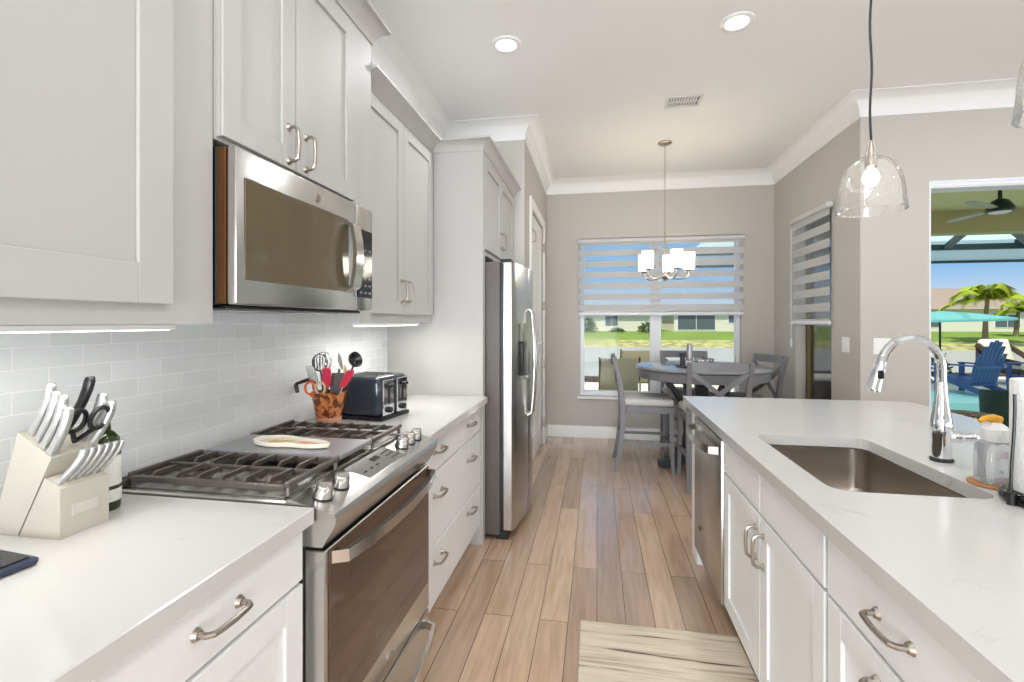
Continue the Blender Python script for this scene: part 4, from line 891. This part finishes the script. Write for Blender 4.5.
# ------------------------------------------------------------ dining set
def make_stool():
    t = thing('counter_stool', '', 'chair', (0, 0, 0), 'grey x-back counter stools around the table')
    G = M['greyw']; W = .225; D = .21
    m = MB(); m.box(-.235, .235, -.215, .235, .60, .665, .028, seg=4); m.build('seat', M['cush'], t)
    m = MB()
    for a in ((-W, W, D-.022, D), (-W, W, -D, -D+.022), (-W, -W+.022, -D+.022, D-.022), (W-.022, W, -D+.022, D-.022)): m.box(a[0], a[1], a[2], a[3], .535, .598, .003)
    m.build('seat_frame', G, t)
    for s in (-1, 1):
        m = MB(); m.bar([(s*(W-.005), D-.005, .598), (s*(W-.003), D-.002, .3), (s*(W+.005), D+.01, 0)], (1, 0, 0), [.038, .034, .028], [.038, .034, .028]); m.build('leg', G, t)
        m = MB(); m.bar([(s*(W+.008), -D-.075, 0), (s*(W+.004), -D-.035, .2), (s*W, -D-.012, .42), (s*W, -D-.012, .62), (s*W, -D-.035, .82), (s*(W+.006), -D-.075, .98), (s*(W+.008), -D-.095, 1.05)], (1, 0, 0), [.03, .036, .04, .04, .036, .034, .03], [.032, .04, .044, .044, .036, .032, .028]); m.build('leg', G, t, label='curved rear leg running up into the back post')
    n = 12; m = MB()
    m.bar([(-W+.012+(2*W-.024)*k/n, -D-.078-.025*math.sin(PI*k/n), 1.015+.0*math.sin(PI*k/n)) for k in range(n+1)], (0, 0, 1), .075, .022); m.build('top_rail', G, t)
    for s in (-1, 1):
        m = MB(); m.bar(bez((-s*(W-.012), -D-.068, .965), (-s*.12, -D-.085, .90), (s*.02, -D-.06, .76), (s*(W-.03), -D-.018, .665), 12), (0, 1, 0), .018+.002*s, .036); m.build('cross_brace', G, t)
    for a in (((-W, D-.005, .22), (W, D-.005, .22)), ((-W, -D-.03, .30), (W, -D-.03, .30)), ((-W, -D-.03, .26), (-W, D-.01, .26)), ((W, -D-.03, .26), (W, D-.01, .26))):
        m = MB(); m.bar(a, (0, 0, 1), .026, .018); m.build('stretcher', G, t)
    return t
def put(o, x, y, face_deg, lab):      # face_deg: heading of the seat front, 90 = +Y
    o.location = (x, y, 0); o.rotation_euler = (0, 0, math.radians(face_deg-90)); o['label'] = lab
s0 = make_stool()
put(s0, .455, 4.74, 0, 'grey counter stool seen in profile left of the table, pale seat')
put(copy_tree(s0), .955, 4.30, 90, 'grey x-back stool nearest the island, its back toward the camera')
put(copy_tree(s0), 1.37, 4.95, 196, 'grey x-back stool right of the table, against the right wall')
put(copy_tree(s0), .93, 5.26, -92, 'grey stool behind the table, under the back window')
tx, ty = .985, 4.84
t = thing('pub_table', 'round grey counter-height table on a pedestal in the dining nook', 'table', (tx, ty, 0))
m = MB(); m.lathe([(0, .922), (.58, .922), (.605, .928), (.61, .94), (.605, .952), (.595, .9545), (0, .9545)], (tx, ty, 0), 64); m.build('tabletop', M['ttop'], t)
m = MB(); m.lathe([(.50, .84), (.585, .84), (.59, .845), (.59, .921), (.50, .921), (.50, .84)], (tx, ty, 0), 64); m.build('apron', M['greyw'], t)
m = MB(); m.lathe([(0, .10), (.075, .10), (.075, .16), (.055, .2), (.05, .4), (.06, .55), (.075, .62), (.055, .68), (.07, .80), (.2, .815), (.2, .92), (0, .92)], (tx, ty, 0), 8); m.build('pedestal', M['dkw'], t)
for k in range(4):
    a = math.radians(20+90*k); u = V((math.cos(a), math.sin(a), 0)); sd = V((-math.sin(a), math.cos(a), 0)); c = V((tx, ty, 0))
    m = MB(); m.bar([c+u*.06+V((0, 0, .12)), c+u*.2+V((0, 0, .075)), c+u*.36+V((0, 0, .045)), c+u*.43+V((0, 0, .035))], sd, .08, [.12, .09, .07, .066]); m.build('foot', M['dkw'], t)
    m = MB(); m.bar(bez(c+u*.22+V((0, 0, .10)), c+u*.12+V((0, 0, .3)), c+u*.12+V((0, 0, .55)), c+u*.34+V((0, 0, .80)), 10), sd, .045, .04); m.build('brace', M['dkw'], t)
# centrepiece
tz = .9548; ox, oy = .905, 4.68
m = MB(); m.lathe([(0, 0), (.16, 0), (.19, .012), (.195, .02), (.188, .019), (.16, .008), (0, .008)], (ox, oy, tz), 40); tag(m.build('serving_tray', M['greyw']), 'round grey tray in the middle of the dining table', 'tray')
def onTray(nm, lab, cat, dx, dy, prof, mt, seg=20):
    m = MB(); m.lathe(prof, (ox+dx, oy+dy, tz+.0085), seg); return tag(m.build(nm, mt), lab, cat)
onTray('bottle_vase', 'tall grey bottle standing on the table tray', 'bottle', -.055, .02, [(0, 0), (.03, 0), (.033, .01), (.033, .09), (.028, .14), (.024, .19), (.026, .2), (0, .2)], M['griddle'])
onTray('pepper_mill', 'small dark-topped jar left on the table tray', 'jar', -.12, .0, [(0, 0), (.026, 0), (.022, .03), (.024, .06), (.02, .08), (.03, .085), (.032, .12), (0, .122)], M['dkw'])
onTray('ceramic_pot', 'pale ceramic pot at the front of the table tray', 'pot', -.075, -.07, [(0, 0), (.03, 0), (.038, .02), (.034, .045), (.026, .05), (.02, .045), (0, .045)], M['lilac'])
t = thing('wire_basket', 'round dark wire basket on the right of the table tray', 'basket', (ox+.07, oy, tz+.009))
m = MB()
for z, r in ((.012, .06), (.05, .075), (.075, .085)): m.tube([(ox+.07+r*math.cos(a), oy+r*math.sin(a), tz+z) for a in [k*PI/14 for k in range(28)]], .003, 6, closed=True)
for k in range(14): a = k*2*PI/14; m.tube([(ox+.07+.06*math.cos(a), oy+.06*math.sin(a), tz+.012), (ox+.07+.085*math.cos(a+.2), oy+.085*math.sin(a+.2), tz+.075)], .0022, 5)
m.build('wire_frame', M['dkw'], t)
for k, (dx, dy) in enumerate(((.045, .01), (.09, -.02), (.085, .03))):
    m = MB(); m.ball((ox+dx, oy+dy, tz+.045), .028); tag(m.build('decorative_ball', M['lilac'] if k else M['white']), 'pale decorative ball inside the wire basket', 'ornament', 'balls in the wire basket')

# ------------------------------------------------------------ outside
m = MB(); m.box(-14, 22, YB+.16, 11.4, -.15, -.04); m.box(XNR+.16, 22, YJ+.16, YB+.16, -.15, -.04); m.box(5.0, 22, 11.4, 14.4, -.15, -.04); m.build('patio', M['deck'])
struct(C.objects['patio'])
m = MB(); m.box(-14, 5.0, 11.41, 11.75, -.9, .07, .02); m.box(5.0, 22, 14.41, 14.7, -.9, .02, .02)
o = m.build('retaining_kerb', M['wicker']); struct(o)
px0, px1, py0, py1 = 4.1, 9.6, 7.6, 11.1
m = MB(); m.box(px0, px1, py0, py1, -.039, -.028, .003); struct(m.build('pool_water', M['pool']))
m = MB()
for a in ((px0-.25, px1+.25, py0-.25, py0), (px0-.25, px1+.25, py1, py1+.25), (px0-.25, px0, py0, py1), (px1, px1+.25, py0, py1)): m.box(a[0], a[1], a[2], a[3], -.039, -.02, .004)
struct(m.build('pool_coping', M['stucco']))
m = MB(); m.box(-140, 190, 11.76, 47, -1.05, -1.0); struct(m.build('lake', M['lake']))
m = MB()
ys = [(46, -1.1), (47, -.95), (50, -.45), (53, -.1), (63, .25), (110, .4)]; xs = [-140+i*11 for i in range(31)]
g = [[m.bm.verts.new((x, y+(.9*math.sin(x*.13)+.5*math.sin(x*.41) if y < 60 else 0), z)) for x in xs] for y, z in ys]
for i in range(len(ys)-1):
    for k in range(len(xs)-1):
        f = m.bm.faces.new((g[i][k], g[i][k+1], g[i+1][k+1], g[i+1][k])); f.material_index = 1 if i < 2 else 0
o = m.build('lawn', [M['grass'], M['scrub']]); tag(o, 'green lawn on the far bank of the lake', 'grass', kind='stuff')
# houses
def house(lab, x0, x1, y, h, rh, wins, depth=12):
    zb = .25; t = thing('house', lab, 'house', ((x0+x1)/2, y, zb), 'houses across the lake')
    m = MB(); m.box(x0, x1, y, y+depth, zb-.3, zb+h); m.build('wall', M['stucco'], t)
    e = .6; zr = zb+h; xm0, xm1, ym = x0+depth/2, x1-depth/2, y+depth/2
    if xm0 > xm1: xm0 = xm1 = (x0+x1)/2
    m = MB(); pts = [(x0-e, y-e, zr), (x1+e, y-e, zr), (x1+e, y+depth+e, zr), (x0-e, y+depth+e, zr), (xm0, ym, zr+rh), (xm1+.01, ym, zr+rh)]
    m.hull(pts, [(0, 1, 5, 4), (1, 2, 5), (2, 3, 4, 5), (3, 0, 4), (3, 2, 1, 0)]); m.build('roof', M['roof'], t)
    for wx, ww, wz, wh, k in wins:
        m = MB(); m.box(wx-.08, wx+ww+.08, y-.04, y-.001, wz-.08, wz+wh+.08); f = m.build('window', M['vinyl'], t)
        m = MB(); n = k; pw = ww/n
        for j in range(n): m.box(wx+j*pw+.04, wx+(j+1)*pw-.04, y-.06, y-.041, wz, wz+wh)
        m.build('pane', M['hwin'], f)
house('pale house across the lake seen at the left of the back window', -9.5, 7.2, 62, 2.35, 1.0, [(1.0, 1.6, .9, 1.3, 2), (-4, 2.2, .6, 2.0, 2)])
house('pale house across the lake seen at the right of the back window', 9.4, 25.5, 62, 2.5, 1.0, [(9.8, 4.4, .45, 1.9, 2), (15.7, 2.8, 1.3, 1.1, 3), (20.6, 2.7, 1.3, 1.1, 3)])
house('grey-roofed house across the lake seen at the left of the patio door', 34, 52, 64, 2.6, 2.8, [(37, 2.5, .8, 1.4, 2), (45, 2.5, .8, 1.4, 2)])
house('tall-roofed house across the lake behind the palm', 53.5, 70, 62, 3.0, 4.4, [(57, 3, .8, 1.4, 3), (63, 3, .8, 1.4, 3)], 14)
def blob(name, lab, cat, c, r, mt=None, n=260, grp=None, sz=1.0):
    t = thing(name, lab, cat, c, grp); rnd = random.Random(int(c[0]*100)); m = MB()
    for k in range(n):
        v = V((rnd.gauss(0, 1), rnd.gauss(0, 1), rnd.gauss(0, 1))).normalized()*r*rnd.uniform(.55, 1); v.z = abs(v.z)*sz
        q = V(c)+v; s = r*.16; a = V((rnd.uniform(-1, 1), rnd.uniform(-1, 1), rnd.uniform(-1, 1))).normalized()*s; b = a.orthogonal().normalized()*s*.5
        m.hull([q-a, q+b, q+a, q-b], [(0, 1, 2, 3)])
    m.build('foliage', mt or M['leaf'], t)
    m = MB(); m.cyl((c[0], c[1], c[2]-.1), (c[0], c[1], c[2]+r*.6), r*.06, r*.03, 8); m.build('stem', M['trunk'], t)
    return t
blob('shrub', 'large round shrub before the house at the left of the back window', 'shrub', (-1.5, 59, .25), 1.6, grp='shrubs across the lake', sz=1.1)
blob('shrub', 'round shrub before the house, left of the window mullion', 'shrub', (6.0, 59, .25), 1.25, grp='shrubs across the lake')
blob('shrub', 'low shrub between two larger ones before the left house', 'shrub', (2.4, 58, .22), .9, grp='shrubs across the lake', sz=.5)
blob('shrub', 'green shrub on the patio edge at the left of the patio door', 'shrub', tuple(P(936, 11.2, -.04)), .36, grp='shrubs by the pool', sz=2.2)
# small palms / palm tree
def palm(lab, c, h, n, L, seed):
    rnd = random.Random(seed); t = thing('palm_tree', lab, 'palm tree', c); c = V(c); top = c+V((.2, 0, h))
    m = MB(); m.tube([c-V((0, 0, .2)), c+V((.05, 0, h*.5)), top], [.24, .17, .15], 10); m.build('trunk', M['trunk'], t)
    for k in range(n):
        a = 2*PI*k/n+rnd.uniform(-.2, .2); el = rnd.uniform(-.1, 1.25); u = V((math.cos(a), math.sin(a), 0)); l = L*rnd.uniform(.85, 1.1)
        sp = bez(top, top+u*l*.35*math.cos(el)+V((0, 0, l*.5*math.sin(el)+.2)), top+u*l*.75*max(.35, math.cos(el))+V((0, 0, l*.45*math.sin(el)+.1)), top+u*l*max(.5, math.cos(el))+V((0, 0, l*.3*math.sin(el)-l*.35)), 10)
        m = MB(); m.tube(sp, [.04-.003*i for i in range(11)], 5); sd = V((-u.y, u.x, 0))
        for i in range(1, 11):
            w_ = l*.26*math.sin(PI*(i/11)**.7)+.08
            for j in range(3):
                q = sp[i]+(sp[i-1]-sp[i])*j/3
                for s in (-1, 1):
                    tip = q+sd*s*w_+V((0, 0, -w_*.55))+u*w_*.5
                    m.hull([q-u*.09, tip, q+u*.11], [(0, 1, 2)])
        m.build('frond', M['frond'], t)
    return t
palm('tall palm tree on the far bank seen through the patio door', tuple(P(985, 42, -.1)), 3.6, 22, 3.3, 3)
palm('smaller palm at the right edge of the patio door view', tuple(P(1016, 47, -.1)), 2.6, 16, 2.6, 5)
# lanai roof and screen cage
m = MB(); m.box(XNR+.16, 14, YJ+.16, 7.7, 2.93, 2.99); struct(m.build('lanai_ceiling', M['lceil']))
m = MB(); m.box(XNR+.16, 14, 7.7, 7.95, 2.62, 3.05); struct(m.build('lanai_beam', M['lbeam']))
t = thing('screen_enclosure', 'dark framed pool screen enclosure seen through the patio door', 'enclosure', (8, 10, 0))
for a in ((11.45, 11.53, 2.60, 2.65), (11.3, 11.43, 2.86, 2.97)): m = MB(); m.box(2.2, 14, *a); m.build('roof_beam', M['cage'], t)
for x in (3.2, 5.8, 8.4, 11.0): m = MB(); m.box(x, x+.05, 7.96, 11.45, 2.98, 3.06); m.build('roof_rafter', M['cage'], t)
for ua, ub in ((968, 946), (1012, 1034)): m = MB(); m.bar([P(ua, 8.3, 2.98), P(ub, 9.9, 2.90)], (0, 0, 1), .06, .12); m.build('roof_brace', M['cage'], t)
m = MB(); m.box(2.2, 14, 7.96, 11.45, 3.062, 3.066); m.box(2.2, 14, 11.48, 11.484, 2.65, 3.06); m.build('screen_roof', M['screen'], t)
for x in (P(1019, 10).x*1.0, 12.5):
    m = MB(); m.box(x+1.02, x+1.12, 11.46, 11.56, -.04, 2.60); m.build('post', M['cage'], t)
# ceiling fan
c = P(1000, 5.15, 0); fxx, fyy = c.x, c.y
t = thing('ceiling_fan', 'dark ceiling fan with light blades on the covered patio', 'ceiling fan', (fxx, fyy, 2.55))
m = MB(); m.cyl((fxx, fyy, 2.66), (fxx, fyy, 2.925), .018, seg=12); m.lathe([(0, 2.929), (.07, 2.929), (.05, 2.88), (0, 2.88)], (fxx, fyy, 0), 20); m.build('downrod', M['fan'], t)
m = MB(); m.lathe([(0, 2.70), (.025, 2.695), (.07, 2.67), (.11, 2.61), (.128, 2.57), (.12, 2.55), (0, 2.55)], (fxx, fyy, 0), 28); m.build('motor', M['fan'], t)
m = MB(); m.lathe([(0, 2.53), (.05, 2.533), (.085, 2.542), (.092, 2.549), (0, 2.549)], (fxx, fyy, 0), 24); m.build('light_lens', M['white'], t)
for k in range(3):
    a = math.radians(215+120*k); u = V((math.cos(a), math.sin(a), 0)); sd = V((-u.y, u.x, .12)).normalized(); q = V((fxx, fyy, 2.585))
    m = MB(); m.bar([q+u*.09, q+u*.3, q+u*.62, q+u*.68], sd, [.05, .09, .09, .05], .008); m.build('blade', M['blade'], t)
# umbrella
c = P(940, 10.0, -.028)
t = thing('patio_umbrella', 'turquoise patio umbrella standing in the pool shelf', 'umbrella', c)
m = MB(); m.cyl(c, (c.x, c.y, 1.58), .02, seg=10); m.build('pole', M['cage'], t)
m = MB(); n = 8; ap = m.bm.verts.new((c.x, c.y, 1.60)); R = 1.12; ring = []; ring2 = []; rv = []
for k in range(n):
    a = 2*PI*k/n+.2; ring.append(m.bm.verts.new((c.x+R*math.cos(a), c.y+R*math.sin(a), 1.43+.03*math.cos(a)))); ring2.append(m.bm.verts.new((c.x+.5*R*math.cos(a), c.y+.5*R*math.sin(a), 1.53+.015*math.cos(a))))
    rv.append(m.bm.verts.new((c.x+R*1.005*math.cos(a), c.y+R*1.005*math.sin(a), 1.38+.03*math.cos(a))))
for k in range(n):
    j = (k+1) % n; m.bm.faces.new((ap, ring2[k], ring2[j])); m.bm.faces.new((ring2[k], ring[k], ring[j], ring2[j])); m.bm.faces.new((ring[k], rv[k], rv[j], ring[j]))
o = m.build('canopy', M['teal'], t); o.modifiers.new('thick', 'SOLIDIFY').thickness = .006
for k in range(n):
    a = 2*PI*k/n+.2; m = MB(); m.tube([(c.x, c.y, 1.57), (c.x+R*.97*math.cos(a), c.y+R*.97*math.sin(a), 1.41+.03*math.cos(a))], .008, 6); m.build('rib', M['cage'], t)
# adirondack chairs
def adirondack():
    t = thing('adirondack_chair', '', 'chair', (0, 0, 0), 'blue adirondack chairs by the pool')
    m = MB(); pts = [(.42, .34), (.2, .30), (-.05, .25), (-.25, .2)]
    for k in range(5): y = -.24+k*.12; m.bar([(p[0], y, p[1]) for p in pts], (0, 1, 0), .112, .022)
    m.build('seat', M['blue'], t)
    m = MB()
    for k in range(7):
        y = (k-3)*.088; L = .82-.028*(k-3)**2; y2 = y*1.12
        m.bar([(-.2, y, .22), (-.2-.13*L, (y+y2)/2, .22+.55*L), (-.2-.29*L, y2, .22+1.02*L)], (0, 1, 0), [.078, .088, .07], .02)
    m.build('backrest', M['blue'], t)
    m = MB(); m.box(-.32, -.27, -.33, .33, .52, .58, .004); m.build('back_rail', M['blue'], t)
    for s in (-1, 1):
        m = MB(); m.box(-.36, .46, s*.34-.065, s*.34+.065, .56, .585, .008); m.build('armrest', M['blue'], t)
        m = MB(); m.box(.34, .44, s*.30-.015, s*.30+.015, 0, .56, .004); m.build('leg', M['blue'], t)
        m = MB(); m.bar([(.40, s*.275, .33), (0, s*.275, .2), (-.55, s*.275, .03)], (0, 1, 0), .025, .1); m.build('leg', M['blue'], t)
    return t
a0 = adirondack(); c = P(971, 9.3, -.027); a0.location = c; a0.rotation_euler = (0, 0, math.radians(110)); a0['label'] = 'dark blue slatted adirondack chair in the shallow pool'
a1 = copy_tree(a0); c = P(1044, 9.3, -.027); a1.location = c; a1.rotation_euler = (0, 0, math.radians(200)); a1['label'] = 'second blue adirondack chair, mostly hidden at the right edge'
# lounge chair with cushions
c = P(1013, 10.9, -.04); t = thing('lounge_chair', 'brown wicker lounge chair with thick cream cushions by the lake', 'chair', c)
Ml = Matrix.Translation(c) @ Matrix.Rotation(math.radians(-70), 4, 'Z')
m = MB(); m.box(-.42, .42, -.44, .44, .26, .36, .02, M=Ml); m.box(-.46, -.36, -.44, .44, .36, .86, .03, M=Ml); m.build('frame', M['wicker'], t)
for s in (-1, 1):
    m = MB(); m.bar([Ml @ V((.4, s*.42, .5)), Ml @ V((0, s*.43, .58)), Ml @ V((-.42, s*.43, .88))], Ml.to_3x3() @ V((0, 1, 0)), .08, .09); m.build('armrest', M['wicker'], t)
    for q in (-.38, .38): m = MB(); m.cyl(Ml @ V((q, s*.4, 0)), Ml @ V((q, s*.4, .27)), .025, seg=8); m.build('leg', M['wicker'], t)
m = MB(); m.box(-.34, .42, -.37, .37, .362, .50, .04, M=Ml, seg=3); m.build('seat_cushion', M['cream'], t)
m = MB(); m.box(-.08, .08, -.37, .37, 0, .55, .05, seg=3, M=Ml @ Matrix.Translation((-.27, 0, .47)) @ Matrix.Rotation(math.radians(-14), 4, 'Y')); m.build('back_cushion', M['cream'], t)
# wicker chair just outside
c = P(1008, 6.0, -.04); t = thing('wicker_chair', 'dark green wicker dining chair just outside the patio door', 'chair', c)
Ml = Matrix.Translation(c) @ Matrix.Rotation(math.radians(-33), 4, 'Z')
n = 12; m = MB(); pts = [(.24*math.sin(math.radians(-80+160*k/n))*1.0, -.24*math.cos(math.radians(-80+160*k/n))) for k in range(n+1)]
A = []
for (x, y) in pts: f = .62+.10*(-y/.24); A.append([m.bm.verts.new(Ml @ V((x*q1, y*q1, z))) for q1, z in ((1.06, .10), (1.12, .36+f*.22), (1.1, .36+f*.30), (1.02, .36+f*.30), (1.0, .10))])
for k in range(n):
    for j in range(5): m.bm.faces.new((A[k][j], A[k+1][j], A[k+1][(j+1) % 5], A[k][(j+1) % 5]))
m.bm.faces.new(A[0]); m.bm.faces.new(A[-1][::-1]); m.build('backrest', M['gwick'], t)
m = MB(); m.lathe([(0, .36), (.24, .36), (.25, .4), (.23, .44), (0, .45)], (c.x, c.y, c.z), 24); m.build('seat', M['gwick'], t)
for k in range(4): a = math.radians(45+90*k); m = MB(); m.cyl((c.x+.19*math.cos(a), c.y+.19*math.sin(a), c.z), (c.x+.18*math.cos(a), c.y+.18*math.sin(a), c.z+.37), .018, seg=8); m.build('leg', M['gwick'], t)
c = P(968, 5.0, -.04); t = thing('round_ottoman', 'low round brown wicker table outside the patio door', 'table', c)
m = MB(); m.lathe([(0, .0), (.17, .0), (.19, .1), (.16, .25), (.2, .42), (.21, .44), (.2, .46), (0, .48)], c, 28); m.build('woven_body', spotted('rattan_weave', (70, 52, 40), (178, 152, 120), 40, .5, .7), t)
# sling chairs on the patio behind the back window
def sling(x, y, z, ang, lab):
    t = thing('sling_chair', lab, 'chair', (x, y, z), 'sling patio chairs behind the back window'); Mq = Matrix.Translation((x, y, z)) @ Matrix.Rotation(math.radians(ang), 4, 'Z')
    R3 = Mq.to_3x3()
    m = MB(); m.bar([Mq @ V((0, .26, .40)), Mq @ V((0, -.18, .36)), Mq @ V((0, -.24, .42)), Mq @ V((0, -.34, .92))], R3 @ V((1, 0, 0)), .50, .008); m.build('sling', M['sling'], t)
    for s in (-1, 1):
        m = MB(); m.tube([Mq @ V((s*.26, .28, 0)), Mq @ V((s*.26, .28, .60)), Mq @ V((s*.27, -.2, .62)), Mq @ V((s*.26, -.30, .72)), Mq @ V((s*.26, -.35, .94))], .014, 8); m.build('frame', M['bronze'], t)
        m = MB(); m.tube([Mq @ V((s*.26, -.40, 0)), Mq @ V((s*.26, -.24, .42)), Mq @ V((s*.26, .27, .38))], .014, 8); m.build('leg', M['bronze'], t)
    return t
sling(P(619, 6.55).x, P(619, 6.55).y+.2, -.04, 0, 'tan sling patio chair outside the back window, its back to the glass')
sling(P(632, 8.2).x, P(632, 8.2).y+.4, -.04, 12, 'farther tan sling chair behind the first, outside the back window')
c = P(650, 7.5, -.04); t = thing('patio_table', 'round tan patio table outside the back window', 'table', c)
m = MB(); m.lathe([(0, .66), (.45, .66), (.46, .68), (.45, .70), (0, .70)], c, 32); m.build('tabletop', M['sling'], t)
m = MB(); m.lathe([(0, 0), (.25, 0), (.25, .02), (.03, .05), (.03, .66), (0, .66)], c, 20); m.build('pedestal', M['bronze'], t)
# dark wicker sofa seen through narrow window
c = V((4.1, 7.0, -.04)); c = P(829, 6.4, -.04); t = thing('wicker_armchair', 'dark wicker armchair outside the narrow right window', 'chair', c)
m = MB(); m.box(c.x-.35, c.x+.4, c.y-.35, c.y+.35, c.z+.05, c.z+.38, .04, seg=2); m.build('seat', M['wicker'], t)
m = MB(); m.bar([(c.x+.32, c.y, c.z+.3), (c.x+.38, c.y, c.z+.6), (c.x+.5, c.y, c.z+.86)], (0, 1, 0), .7, .1); m.build('backrest', M['wicker'], t)
for s in (-1, 1): m = MB(); m.box(c.x-.35, c.x+.35, c.y+s*.36-.05, c.y+s*.36+.05, c.z+.05, c.z+.58, .04, seg=2); m.build('armrest', M['wicker'], t)
